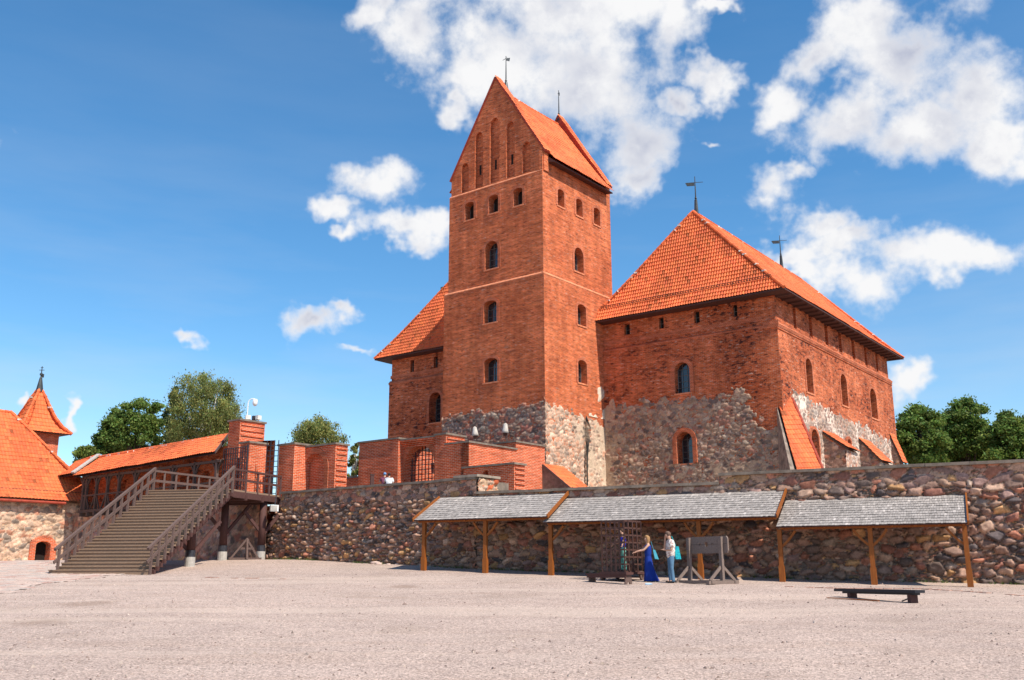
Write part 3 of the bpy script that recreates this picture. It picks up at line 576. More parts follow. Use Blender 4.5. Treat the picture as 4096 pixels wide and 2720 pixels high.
# ------------------------------------------------------------------ shingled shelters
def shelter(s0, s1, posts, eavez, ridgez, label, left_barge, right_barge, seed):
    b = PF.pt((s0 + s1) / 2, 0); t = thing('wooden_shelter', (b[0], b[1], GZ(b[0], b[1])), label, 'shelter', 'shingle roofed shelters along the wall')
    rng = random.Random(seed); out0, out1 = .32, -1.85      # eave in front of the posts, top at the wall
    E = lambda s, v: PF.pt(s, eavez + (ridgez - eavez) * v, out0 + (out1 - out0) * v)
    slope = E(0, 1) - E(0, 0); H = np.linalg.norm(slope); u = slope / H; n = np.cross(PF.d, u); n = n if n[2] > 0 else -n
    V_ = []; F_c = []; cols = []; rows = 11
    for r in range(rows):
        v0 = r / rows; x = s0
        while x < s1 - .01:
            w = min(rng.uniform(.07, .11), s1 - x); ln = H / rows * 1.5; lift = rng.uniform(0, .008); v = v0 - rng.uniform(-.012, .012) / H
            a = E(x, v) + n * (.034 + lift); bb = E(x + w - .006, v) + n * (.034 + lift + rng.uniform(-.006, .006)); c = bb + u * ln - n * .028; d = a + u * ln - n * .028; th = n * .012
            k = len(V_); V_ += [a, bb, c, d, a - th, bb - th, c - th, d - th]; F_c += [(k, k + 1, k + 2, k + 3), (k + 4, k + 5, k + 1, k), (k + 1, k + 5, k + 6, k + 2), (k + 4, k, k + 3, k + 7)]
            g = rng.uniform(.82, 1.12) * (.9 + .25 * vn(np.array(x * .7), np.array(r * .6 + seed), 3)); cc = np.array((.33, .29, .262)) * g
            if rng.random() < .06: cc = cc * 1.35
            if rng.random() < .06: cc = cc * .78
            cols += [cc] * 4; x += w
    o = raw('roof', np.array(V_), F_c, MAT['shingle'], t, uvauto=False); facecol(o.data, np.clip(np.array([np.array(c, float).ravel()[:3] for c in cols]), .02, .9))
    mb = MB(); mb.hexa([E(s0, 0.01) - n * .035, E(s1, 0.01) - n * .035, E(s1, 1) - n * .035, E(s0, 1) - n * .035, E(s0, 0.01) - n * .008, E(s1, 0.01) - n * .008, E(s1, 1) - n * .008, E(s0, 1) - n * .008]); obj('roof_boards', mb, MAT['dark_wood'], t)
    mb = MB(); mb.fbox(PF, s0 + .1, s1 - .1, eavez - .08, eavez + .06, -.07, .07); obj('eave_beam', mb, MAT['orange_wood'], t)
    mb = MB(); mb.fbox(PF, s0 + .1, s1 - .1, ridgez - .22, ridgez - .08, -1.9, -1.78); obj('wall_beam', mb, MAT['orange_wood'], t)
    for i in range(int((s1 - s0) / .75) + 1):
        x = s0 + .15 + i * ((s1 - s0 - .3) / int((s1 - s0) / .75)); mb = MB(); mb.beam(E(x, .05) - n * .07, E(x, .98) - n * .07, .07, .10, n); obj('rafter', mb, MAT['orange_wood'], t)
    for on, x in ((left_barge, s0), (right_barge, s1)):
        if on: mb = MB(); mb.beam(E(x, -.02) + n * .045, E(x, 1.02) + n * .045, .05, .15, n); obj('barge_board', mb, MAT['orange_wood'], t)
    for s in posts:
        p = PF.pt(s, 0); gz = GZ(p[0], p[1]) - .05; mb = MB(); mb.fbox(PF, s - .075, s + .075, gz, eavez - .07, -.075, .075); po = obj('post', mb, MAT['orange_wood'], t)
        mb = MB(); mb.fbox(PF, s - .095, s + .095, gz, gz + .62, -.095, .095); sub('plinth', mb, MAT['orange_wood'], po)
        for sg in (-1, 1):
            if s + sg * .5 < s0 or s + sg * .5 > s1: continue
            prev = None; pts = []
            for i in range(6):
                a = i / 5; pts.append(PF.pt(s + sg * (.06 + .50 * a), eavez - .12 - .55 * (1 - a) - .05 * math.sin(math.pi * a) , 0))
            mb = MB()
            for a, c in zip(pts[:-1], pts[1:]): mb.beam(a, c, .08, .09, (PF.n))
            obj('brace', mb, MAT['orange_wood'], t)
    return t
shelter(-21.45, -15.18, (-21.09, -18.15), 3.79, 4.85, 'leftmost shelter with grey shingle roof and orange posts, two bays wide', 1, 1, 3)
shelter(-15.4, -6.17, (-15.2, -12.2, -9.14), 3.57, 4.63, 'middle and longest grey shingled shelter behind the iron cage and the pillory', 0, 1, 7)
shelter(-6.22, .06, (-6.18, -3.08, -.08), 3.2, 4.24, 'rightmost shingled shelter, roof set lower, behind the black bench', 0, 1, 12)

# ------------------------------------------------------------------ windows, weathervanes
def window(F, poly, out, depth, parent, bars=(1, 3), mat='glass', fr='lead_bar', name='window'):
    """a dark pane set back in its opening, the leaded bars as a sub-part"""
    x0 = min(p[0] for p in poly); x1 = max(p[0] for p in poly); z0 = min(p[1] for p in poly); z1 = max(p[1] for p in poly); g = .0
    if x1 - x0 > .5: mb = MB(); mb.fbox(F, x0 - .1, x1 + .1, z0 - .1, z0 + .004, out - .2, out + .05); obj('sill', mb, MAT['string'], parent)
    mb = MB(); mb.prism([F.pt(a, b, out - depth + .0) for a, b in poly], -F.n * .05); w = obj(name, mb, MAT[mat], parent)
    if bars:
        mb = MB(); nv, nh = bars; o = out - depth + .02
        for i in range(nv): s = x0 + (x1 - x0) * (i + 1) / (nv + 1); mb.fbox(F, s - .012, s + .012, z0, z1 - .03, o - .02, o + .02)
        for i in range(nh): z = z0 + (z1 - z0) * (i + 1) / (nh + 1); mb.fbox(F, x0, x1, z - .012, z + .012, o - .018, o + .018)
        mb.fbox(F, x0, x0 + .04, z0, z1 - (x1 - x0) * .4, o - .02, o + .025); mb.fbox(F, x1 - .04, x1, z0, z1 - (x1 - x0) * .4, o - .02, o + .025)
        sub('bars', mb, MAT[fr], w)
    return w
def ironvane(base, h, parent, flag=True, bell=.35, ang=-30, fl=.7):
    b = np.array(base, float); mb = MB(); mb.tube([b - [0, 0, .3], b + [0, 0, bell], b + [0, 0, bell + .05], b + [0, 0, h]], [.17, .10, .05, .025], 8)
    m = mb; m.tube([b + [0, 0, bell + .1], b + [0, 0, bell + .2]], [.09, .06], 8)
    o = obj('weathervane', mb, MAT['lead'], parent); a = rad(ang); d = np.array([math.cos(a), math.sin(a), 0])
    if flag:
        mb = MB(); z = h - .45; p = b + [0, 0, z]; mb.beam(p - d * fl, p + d * fl * .9, .03, .03)
        n = np.cross(d, [0, 0, 1.]) * .012
        P = [p - d * fl * 1.1 + [0, 0, .0], p - d * fl * .9 + [0, 0, -.24], p - d * .05 + [0, 0, -.24], p - d * .05 + [0, 0, 0]]
        mb.prism([x - n for x in P], n * 2); sub('flag', mb, MAT['lead'], o)
    else:
        mb = MB(); p = b + [0, 0, h - .35]; n = np.cross(d, [0, 0, 1.]) * .012
        P = [p + d * .0, p + d * .32 + [0, 0, .05], p + d * .38 + [0, 0, .35], p + d * .1 + [0, 0, .22]]; mb.prism([x - n for x in P], n * 2)
        mb.beam(p + d * -.3 + [0, 0, -.1], p + d * .1 + [0, 0, .25], .02, .04); sub('flag', mb, MAT['lead'], o)
    return o

# ------------------------------------------------------------------ the tall brick tower
K = atY(q(5, 685, 935), 60); TA = Face(K, -38.2); TB = Face(K, 51.8)
TL, TR = -8.69, 8.60
def build_tower():
    base = TA.pt(-4.3, TERR); t = thing('brick_tower', base, 'tall square red brick tower with steep gabled tile roof in the middle of the castle', 'tower')
    sb = 12.05
    # openings in the shaded front
    def opn(F, k, r, kind, depth, out): s0, s1, z0, z1 = F.rect(k, *r, out); return arch(s0, s1, z0, z1, kind), depth
    up = -.14
    lowA = [opn(TA, 5, (335, 360, 409, 486), 'seg', .5, 0), opn(TA, 5, (337, 688, 413, 825), 'seg', .5, 0)]
    upA = [opn(TA, 4, (295, 1122, 361, 1252), 'seg', .6, up), opn(TA, 4, (470, 1070, 541, 1202), 'seg', .6, up), opn(TA, 4, (652, 1018, 720, 1147), 'seg', .6, up), opn(TA, 5, (342, 20, 416, 178), 'round', .55, up)]
    lowB = [opn(TB, 5, (870, 383, 917, 503), 'seg', .5, 0), opn(TB, 5, (873, 700, 922, 832), 'seg', .5, 0)]
    upB = [opn(TB, 11, (210, 285, 277, 462), 'seg', .6, up), opn(TB, 11, (402, 385, 468, 562), 'seg', .6, up), opn(TB, 11, (587, 480, 651, 655), 'seg', .6, up), opn(TB, 11, (385, 893, 478, 1146), 'round', .55, up)]
    mb = MB(); z1 = 20.55; z2 = 27.80
    holed(mb, TA, [(TL, TERR - 1), (0, TERR - 1), (0, z1), (TL, z1)], lowA); holed(mb, TB, [(0, TERR - 1), (TR, TERR - 1), (TR, z1), (0, z1)], lowB)
    mb.poly([TA.pt(TL, TERR - 1), TA.pt(TL, z1), TA.pt(TL, z1, -TR), TA.pt(TL, TERR - 1, -TR)]); mb.poly([TB.pt(TR, TERR - 1), TB.pt(TR, TERR - 1, TL), TB.pt(TR, z1, TL), TB.pt(TR, z1)])
    obj('lower_wall', mb, MAT['brick_old'], t)
    def ledge(F, a, b, z, o0, o1, h=.16):   # a sloping pale course
        m = MB(); m.prism([F.pt(a, z - .05, o0), F.pt(a, z, o0 + .0), F.pt(a, z + h, o1), F.pt(a, z - .05, o1 - .05)], F.d * (b - a)); return m
    obj('string_course', ledge(TA, TL, .0, z1, .02, up - .01), MAT['string'], t); obj('string_course', ledge(TB, .0, TR, z1, .02, up - .01), MAT['string'], t)
    # upper shaft
    A2l, B2r = TL + .25, TR - .12; mb = MB()
    holed(mb, TA, [(A2l, z1 - .2), (up * -1 * 0 - .14, z1 - .2), (-.14, z2), (A2l, z2)], upA, up); holed(mb, TB, [(.14, z1 - .2), (B2r, z1 - .2), (B2r, z2 + 1.2), (.14, z2 + 1.2)], upB, up)
    mb.poly([TA.pt(A2l, z1 - .2, up), TA.pt(A2l, z2, up), TA.pt(A2l, z2, -B2r), TA.pt(A2l, z1 - .2, -B2r)]); mb.poly([TB.pt(B2r, z1 - .2, up), TB.pt(B2r, z1 - .2, TL), TB.pt(B2r, z2 + 1.2, TL), TB.pt(B2r, z2 + 1.2, up)])
    obj('upper_wall', mb, MAT['brick_old'], t); obj('string_course', ledge(TA, A2l, -.14, z2, up + .02, up - .10, .14), MAT['string'], t)
    # front gable with blind lancets
    g = up - .1; gl, gr = A2l + .08, -.06; zb = 29.3; ap = (-4.28, 36.0)
    nic = []; slits = []
    for r in ((268, 835, 322, 1052), (368, 605, 428, 1016), (478, 500, 548, 975), (600, 525, 661, 938), (718, 675, 780, 903)):
        s0, s1, a, b = TA.rect(4, *r, g); nic.append((arch(s0, s1, a, b, 'point', 12), .26))
    for r in ((403, 850, 417, 922), (516, 810, 530, 882), (637, 770, 652, 845)):
        s0, s1, a, b = TA.rect(4, *r, g - .26); slits.append((s0, s1, a, b))
    mb = MB(); outer = [(gl, z2 - .05), (gr, z2 - .05), (gr, zb), ap, (gl, zb)]; holed(mb, TA, outer, nic, g, back=nic)
    mb.prism([TA.pt(gl, zb, g - .02), TA.pt(gl, z2 - .05, g - .02), TA.pt(gl, z2 - .05, g - .5), TA.pt(gl, zb, g - .5)], TA.d * .01)
    mb.poly([TA.pt(a, b, g - .5) for a, b in reversed(outer)]); mb.poly([TA.pt(gr, z2, g), TA.pt(gr, z2, g - .5), TA.pt(gr, zb, g - .5), TA.pt(gr, zb, g)])
    obj('gable', mb, MAT['brick_old'], t)
    for s0, s1, a, b in slits:
        mb = MB(); mb.fbox(TA, s0, s1, a, b, g - .27, g - .253); obj('slit', mb, MAT['dark'], t)
    # rear gable
    RG = -(B2r - .55); mb = MB(); mb.prism([TA.pt(a, b, RG) for a, b in [(gl + .12, z2 - .3), (gr - .14, z2 - .3), (gr - .14, zb), ap, (gl + .12, zb)]], -TA.n * .5); obj('gable', mb, MAT['red_paint'], t)
    # barges along both gables, slightly proud of the tiles
    for o in (g, RG):
        mb = MB()
        for (sx) in ((gl - .12), (gr + .12)):
            mb.beam(TA.pt(sx, zb - .18, o - .25), TA.pt(ap[0], ap[1] + .05, o - .25), .12 if False else .62, .14, (0, 0, 1))
        obj('barge', mb, MAT['red_paint'], t)
    for o, nm in ((g, 0), (RG, 1)):   # tiles capping the gable verges
        tile_roof('verge_tiles', TA.pt(gr + .16, zb - .1, o + .1), TA.pt(gr + .16, zb - .1, o - .62), TA.pt(ap[0], ap[1] + .16, o + .1), TA.pt(ap[0], ap[1] + .16, o - .62), t, cw=.24, seed=6 + nm, under=False)
    # tile slopes between the gables
    e = .62; dz = .35
    for sg, se in ((1, gr + e), (-1, gl - e)):
        ez = zb - .75; o0, o1 = g - .45, RG - .02
        mid = ap[0]; rz = ap[1] - .75
        if sg > 0: tile_roof('roof', TA.pt(se, ez, o0), TA.pt(se, ez, o1), TA.pt(mid, rz, o0), TA.pt(mid, rz, o1), t, cw=.21, ch=.34, flare=.10, seed=8)
        else: tile_roof('roof', TA.pt(se, ez, o1), TA.pt(se, ez, o0), TA.pt(mid, rz, o1), TA.pt(mid, rz, o0), t, cw=.21, ch=.34, flare=.10, seed=9)
    mb = MB(); mb.prism([TA.pt(gr + .5, zb - .80, g - .45), TA.pt(gr + .5, zb - .88, g - .45), TA.pt(gr - .3, zb - .75, g - .45), TA.pt(gr - .6, zb + .1, g - .45)], -TA.n * (abs(RG - g) - .4)); obj('eave_soffit', mb, MAT['dark_wood'], t)
    mb = MB(); mb.fbox(TB, .15, .62, z2, zb - .02, up - .3, up + .004); obj('corner_pier', mb, MAT['brick_old'], t); mb = MB(); mb.fbox(TB, B2r - .6, B2r - .01, z2 + .6, zb, up - .3, up + .02); obj('corner_pier', mb, MAT['brick_old'], t)
    ridge_caps('ridge_tiles', [TA.pt(ap[0], ap[1] - .72, g - .5), TA.pt(ap[0], ap[1] - .80, (g + RG) / 2), TA.pt(ap[0], ap[1] - .72, RG)], t, seed=4)
    for F, L_, o, bars in ((TA, lowA, 0, None), (TA, upA[:3], up, None), (TA, upA[3:], up, (2, 4)), (TB, lowB, 0, None), (TB, upB[:3], up, None), (TB, upB[3:], up, (1, 4))):
        for (p, dp) in L_:
            if L_ is upA[:3] or len(L_) == 3:
                window(F, p, o, dp, t, bars=(1, 0), mat='dark')
            else: window(F, p, o, dp, t, bars=bars or (1, 2))
            mb = MB(); ring(mb, F, p, .22, o - .002, o + .03); obj('window_surround', mb, MAT['brick_trim'], t)
    # field stone foot
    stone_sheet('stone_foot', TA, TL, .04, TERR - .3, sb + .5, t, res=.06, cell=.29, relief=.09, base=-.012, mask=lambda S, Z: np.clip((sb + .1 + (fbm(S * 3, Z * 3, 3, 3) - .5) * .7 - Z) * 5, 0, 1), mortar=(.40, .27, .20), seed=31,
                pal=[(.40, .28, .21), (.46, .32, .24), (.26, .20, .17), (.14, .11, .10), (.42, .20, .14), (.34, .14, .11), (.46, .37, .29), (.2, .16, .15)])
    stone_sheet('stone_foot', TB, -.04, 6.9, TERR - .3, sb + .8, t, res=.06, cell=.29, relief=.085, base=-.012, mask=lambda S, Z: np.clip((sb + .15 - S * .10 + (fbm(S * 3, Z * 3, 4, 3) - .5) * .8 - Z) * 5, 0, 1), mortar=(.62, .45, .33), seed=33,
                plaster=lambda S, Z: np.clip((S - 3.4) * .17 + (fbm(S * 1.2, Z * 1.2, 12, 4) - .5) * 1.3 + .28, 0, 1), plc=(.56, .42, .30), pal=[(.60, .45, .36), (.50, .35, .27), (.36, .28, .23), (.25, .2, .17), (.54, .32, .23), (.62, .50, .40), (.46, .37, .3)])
    stone_sheet('plaster_patch', TB, 4.9, 6.88, sb - .3, 15.5, t, res=.08, cell=.3, relief=.04, base=.008, mask=lambda S, Z: np.clip((fbm(S * 1.6, Z * 1.1, 40, 4) - .50 - (Z - 12.6) * .14 + (S - 6.0) * .28) * 9, 0, 1), mortar=(.62, .5, .38), plaster=lambda S, Z: np.ones_like(S), plc=(.64, .52, .40), seed=35)
    ironvane(TA.pt(-4.28, ap[1] - .05, g - 1.2), 2.3, t, False, .2, 40); ironvane(TA.pt(-4.28, ap[1] - .05, RG - .1), 2.3, t, False, .2, 75)
    return t
build_tower()

# ------------------------------------------------------------------ the right palace wing
c_ = TB.w((2410, 1340)); CF = Face(c_, -37.); Q = CF.w(q(9, 2205, 800)); DF = Face(Q, 53); CW = CF.sz(q(9, 2205, 800))[0]; DLEN = 23.7
def palace_roof(t, l, r, apx, ridge_len, seedo=0):
    """hip roof: l, r eave corners of the front end, apx the front ridge end, running back along DF.d"""
    z = l[2]; back = DF.d * (DLEN + 1.6); rb = r + back; lb = l + back; apb = apx + DF.d * ridge_len; fl = .16
    tile_roof('roof', l, r, apx - CF.d * .02, apx + CF.d * .02, t, cw=.185, ch=.31, flare=fl, seed=21 + seedo, relief=.062)
    tile_roof('roof', r, rb, apx, apb, t, cw=.21, ch=.34, flare=fl, seed=22 + seedo, relief=.04, nsub=4)
    tile_roof('roof', lb, l, apb, apx, t, cw=.3, ch=.4, flare=fl, seed=23 + seedo, nsub=3)
    tile_roof('roof', rb, lb, apb + CF.d * .02, apb - CF.d * .02, t, cw=.3, ch=.4, flare=fl, seed=24 + seedo, nsub=3)
    for (E0, E1, T0, T1, sd_) in ((l, r, apx - CF.d * .02, apx + CF.d * .02, 0), (l, r, apx - CF.d * .02, apx + CF.d * .02, 1), (rb, lb, apb, apb, 0)):
        ridge_caps('hip_tiles', [curvept(E0, E1, T0, T1, fl, v, sd_, .06) for v in np.linspace(0, 1, 9)], t, r=.10, seed=5 + seedo)
    ridge_caps('hip_tiles', [apx + [0, 0, .03], apb + [0, 0, .03]], t, r=.11, seed=8)
    mb = MB(); dn = np.array([0, 0, -.10]); mb.poly([l + dn, lb + dn, rb + dn, r + dn]); 
    for a, b in ((l, r), (r, rb)): mb.beam(a + dn * .5 + (DF.d * .05 if a is l else -CF.d * .05), b + dn * .5 + (DF.d * .05 if a is l else -CF.d * .05), .08, .12)
    obj('eave_boards', mb, MAT['dark_wood'], t)
def build_palace():
    base = CF.pt(CW / 2, TERR); t = thing('palace_wing', base, 'right palace wing of the castle, brick above fieldstone, with a big hipped tile roof', 'building')
    crn = 16.55; top = 18.62; wi = -.13
    lo = CF.rect(6, 435, 1240, 512, 1392); up_ = CF.rect(6, 422, 903, 494, 1052)
    hl = (arch(*lo, 'round'), .7); hu = (arch(*up_, 'round'), .45)
    slitsC = [CF.rect(9, *r, wi) for r in ((405, 870, 470, 1000), (812, 795, 870, 928), (1228, 720, 1293, 860), (1682, 643, 1738, 786))]
    hs_ = [(arch(a, b, c, d, 'rect'), .3) for a, b, c, d in slitsC]
    zf = TERR - 1
    mb = MB(); holed(mb, CF, [(-6.9, zf), (CW, zf), (CW, crn), (-6.9, crn)], [hl, hu]); 
    wD = [DF.rect(10, *r) for r in ((480, 878, 545, 1228), (845, 1042, 907, 1362), (1152, 1192, 1216, 1494))]
    hD = [(arch(*r, 'round'), .45) for r in wD]; r16 = DF.rect(16, 806, 570, 903, 965); hD.append((arch(*r16, 'round'), .5)); r17 = DF.rect(16, 1290, 700, 1335, 760); hD.append((arch(*r17, 'seg'), .4))
    holed(mb, DF, [(0, zf), (DLEN, zf), (DLEN, crn), (0, crn)], hD)
    bk = DF.pt(DLEN, 0); mb.poly([bk + [0, 0, zf], CF.pt(-6.9, zf) + DF.d * DLEN, CF.pt(-6.9, crn) + DF.d * DLEN, bk + [0, 0, crn]]); mb.poly([CF.pt(-6.9, zf), CF.pt(-6.9, crn), CF.pt(-6.9, crn) + DF.d * DLEN, CF.pt(-6.9, zf) + DF.d * DLEN])
    obj('lower_wall', mb, MAT['brick_wing'], t)
    mb = MB(); holed(mb, CF, [(-6.9, crn - .1), (CW + wi, crn - .1), (CW + wi, top), (-6.9, top)], hs_, wi)
    pil = [DF.rect(10, *r, wi) for r in ((345, 315, 372, 495), (512, 410, 541, 580), (675, 505, 705, 665), (820, 585, 849, 745), (957, 660, 985, 812), (1090, 735, 1113, 887), (1208, 805, 1227, 947))]
    hp = [(arch(a, b, 16.9, 18.55, 'rect'), .22) for a, b, c, d in pil]
    holed(mb, DF, [(-wi, crn - .1), (DLEN - .3, crn - .1), (DLEN - .3, top), (-wi, top)], hp, wi, back=hp); eR = DF.pt(DLEN - .3, 0, wi); mb.poly([eR + [0, 0, crn], eR - DF.n * 10 + [0, 0, crn], eR - DF.n * 10 + [0, 0, top], eR + [0, 0, top]]); obj('upper_wall', mb, MAT['brick_wing'], t)
    mb = MB(); L_ = DLEN
    mb.prism([DF.pt(-.02, crn - .18, .04), DF.pt(-.02, crn + .0, .08), DF.pt(-.02, crn + .22, wi - .01), DF.pt(-.02, crn - .18, -.02)], DF.d * (L_ + .04)); mb.fbox(DF, -.1, L_, crn - .32, crn - .25, -.02, .05)
    obj('cornice', mb, MAT['brick_trim'], t)
    mb = MB(); mb.prism([CF.pt(-.2, crn - .12, .02), CF.pt(-.2, crn - .02, .03), CF.pt(-.2, crn + .1, wi - .01), CF.pt(-.2, crn - .12, -.02)], CF.d * (CW + .18)); mb.fbox(CF, -.2, CW - 1.0, crn + .35, crn + .62, wi - .02, wi + .012); mb.fbox(CF, CW - .9, CW + .1, crn - .25, crn + .22, -.02, .06); obj('cornice', mb, MAT['brick_trim'], t)
    for a, b, c, d in slitsC:
        window(CF, arch(a, b, c, d, 'rect'), wi, .3, t, bars=(0, 1), mat='dark')
    for p, dp in (hl, hu): window(CF, p, 0, dp, t, bars=(2, 4)); mb = MB(); ring(mb, CF, p, .28, -.002, .045 if p is hu[0] else .17); obj('window_surround', mb, MAT['brick_trim'], t)
    for i, (p, dp) in enumerate(hD): window(DF, p, 0, dp, t, bars=(1, 4) if i < 4 else None); mb = MB(); ring(mb, DF, p, .2, -.002, .04 if i < 3 else .16); obj('window_surround', mb, MAT['brick_trim'], t)
    # stone lower storeys
    big = lambda p: [(a + (a - sum(x for x, _ in p) / len(p)) * .12, b) for a, b in p]
    def mC(S, Z):
        line = 12.85 + (fbm(S * .6, Z * 0, 7, 3) - .5) * .7 + (fbm(S * 3.2, Z * 3.2, 8, 3) - .5) * 1.1; m = np.clip((line - Z) * 5, 0, 1); q_ = 10.75 + (fbm(S * 2.5, Z * 2.8, 9, 3) - .5) * 1.6 + (11.8 - Z) * .25
        quo = np.where(Z > 10.3 + (fbm(S * 2, Z * 2, 10, 2) - .5), np.clip((q_ - S) * 4, 0, 1), 1); return m * quo
    stone_sheet('stone_storeys', CF, -.05, CW + .05, TERR - .3, 13.6, t, res=.06, cell=.29, relief=.095, base=-.012, mask=mC, holes=[hl[0]], mortar=(.42, .28, .19), seed=41,
                plaster=lambda S, Z: np.clip(.22 + np.clip(1.8 - S, 0, 1.8) * .25 + np.clip(10 - Z, 0, 3) * .05 + (fbm(S * .9, Z * .9, 15, 4) - .5) * 1.2, 0, 1), plc=(.50, .34, .22),
                pal=[(.40, .28, .21), (.46, .33, .24), (.28, .21, .17), (.18, .135, .12), (.38, .20, .15), (.42, .34, .27), (.34, .24, .18)])
    def mD(S, Z):
        line = 12.9 - S * .055 + (fbm(S * .5, Z * 0, 17, 3) - .5) * .4 + (fbm(S * 3.2, Z * 3.2, 18, 3) - .5) * .9; m = np.clip((line - Z) * 5, 0, 1); q_ = 1.25 + (fbm(Z * 1.3, Z * 0, 19, 3) - .5) * .5 - np.clip(12 - Z, 0, 1) * 0; quo = np.where(Z > 9.3, np.clip((S - q_) * 4, 0, 1), 1)
        return m * quo * np.clip((DLEN - .9 + (fbm(Z * 1.2, Z * 0, 23, 2) - .5) - S) * 4, 0, 1)
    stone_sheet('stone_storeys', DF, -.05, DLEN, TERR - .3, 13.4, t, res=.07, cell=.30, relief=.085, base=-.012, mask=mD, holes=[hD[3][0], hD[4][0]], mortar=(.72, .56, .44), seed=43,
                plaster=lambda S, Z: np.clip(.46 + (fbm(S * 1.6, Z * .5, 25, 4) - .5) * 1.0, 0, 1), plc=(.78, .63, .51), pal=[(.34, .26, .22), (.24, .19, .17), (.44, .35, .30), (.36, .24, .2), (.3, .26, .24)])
    l = CF.pt(-.8, 18.5, .8); r = CF.pt(CW + .92, 18.5, .8); apx = CF.pt((l - CF.P) @ CF.d / 2 + (r - CF.P) @ CF.d / 2, 25.9, -2.0)
    palace_roof(t, l, r, apx, 20.3)
    for i in range(24):
        s = .3 + i * 1.02; mb = MB(); mb.beam(DF.pt(s, 18.36, -.1), DF.pt(s, 18.36, .82), .10, .14); obj('rafter_end', mb, MAT['dark_wood'], t)
    # snow guard rails
    mb = MB(); P0 = curvept(l, r, apx, apx, .16, .13, 0, .12); P1 = curvept(l, r, apx, apx, .16, .13, 1, .12); mb.tube([P0, P1], .018, 5); mb.tube([P0 + [0, 0, .12], P1 + [0, 0, .12]], .018, 5)
    for i in range(12): p = P0 + (P1 - P0) * (i + .5) / 12; mb.beam(p - [0, 0, .1], p + [0, 0, .15], .03, .03)
    obj('snow_guard', mb, MAT['iron_dark'], t)
    ironvane(apx + DF.d * .5 + [0, 0, .05], 2.75, t, True, 1.0, -10, .62); ironvane(apx + DF.d * 15.9 + [0, 0, .05], 2.75, t, True, 1.0, -10, .62)
    # buttresses on the sunny side
    def buttress(k, tl, tr, el, er, seed):
        s0, z0 = DF.sz(q(k, *tl)); s1 = DF.sz(q(k, *tr))[0]
        S = Face(DF.pt(s0, 0), DF.ang + 90); pe = S.w(q(k, *el)); ext = (pe - DF.pt(s0, 0))[:2] @ DF.n[:2]; ze = pe[2]; w = max(1.2, s1 - s0)
        mb = MB(); mb.prism([DF.pt(s0, TERR - 1, -.1), DF.pt(s0, TERR - 1, ext - .15), DF.pt(s0, ze - .1, ext - .15), DF.pt(s0, z0 - .12, -.1)], DF.d * w); b = obj('buttress', mb, MAT['brick_wing'], t)
        WL[b.name] = wloc(t)
        S2 = Face(DF.pt(s0, 0), DF.ang + 90)
        def below(Sx, Z, a0=0.): return np.clip((z0 - .15 + (ze - z0) * np.clip(-Sx, 0, ext) / ext - Z) * 6, 0, 1)
        stone_sheet('masonry', S2, -(ext - .15), .0, TERR - .2, z0, b, res=.08, cell=.33, relief=.08, base=.0, mask=lambda S_, Z: below(S_, Z), mortar=(.4, .32, .26), seed=seed) if False else None
        SL = Face(DF.pt(s0, 0, 0), DF.ang - 90)     # left flank, s runs outwards
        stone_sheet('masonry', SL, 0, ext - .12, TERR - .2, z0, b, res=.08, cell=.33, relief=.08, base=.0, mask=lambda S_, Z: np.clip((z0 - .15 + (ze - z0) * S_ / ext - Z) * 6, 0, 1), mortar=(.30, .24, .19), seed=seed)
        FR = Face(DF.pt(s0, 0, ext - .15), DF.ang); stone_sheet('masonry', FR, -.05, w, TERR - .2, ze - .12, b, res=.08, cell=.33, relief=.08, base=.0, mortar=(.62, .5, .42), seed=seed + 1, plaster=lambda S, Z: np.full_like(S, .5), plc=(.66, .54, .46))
        tile_roof('roof', DF.pt(s0 - .1, ze - .05, ext + .12), DF.pt(s0 + w + .05, ze - .05, ext + .12), DF.pt(s0 - .1, z0 + .05, 0), DF.pt(s0 + w + .05, z0 + .05, 0), b, cw=.24, ch=.34, seed=seed)
        mb = MB(); mb.beam(DF.pt(s0 - .03, ze - .14, ext + .05), DF.pt(s0 - .03, z0 - .04, 0), .05, .12); sub('verge_board', mb, MAT['grey_wood'], b)
    def buttress2(s0, z0, ext, ze, w, seed):
        pass
    buttress(16, (975, 590), (1135, 628), (1312, 808), (1470, 850), 51); buttress(16, (1460, 682), (1610, 725), (1765, 975), (1915, 1005), 61); buttress(16, (1886, 622), (1940, 640), (2040, 1000), (2110, 1030), 71)
    # the big tiled corner buttress
    A3 = DF.w(q(16, 545, 150), .02); P2z = DF.sz(q(16, 450, 345))[1]; rd = np.array([math.cos(rad(25)), math.sin(rad(25)), 0]); n0 = np.array([rd[1], -rd[0], 0])
    Qp = DF.pt(0, P2z, .02); v = Qp - A3; outw = v @ n0; drop = -v[2]; u = (n0 * outw + np.array([0, 0, -drop])); u /= np.linalg.norm(u); n = np.cross(rd, -u); n = n if n[2] > 0 else -n
    # when the measured slope is too flat, keep a steep masonry batter
    def onplane(p): r = ray(p); return CAM + r * (((A3 - CAM) @ n) / (r @ n))
    bl = onplane(q(16, 562, 1120)); br = onplane(q(16, 950, 1098)); P1 = onplane(q(16, 380, 280)); BUT['dbg'] = (A3, Qp, bl, br, P1, n, outw, drop)
    return t, (A3, Qp, bl, br, P1, n, rd, u)
BUT = {}
palace, cb = build_palace()
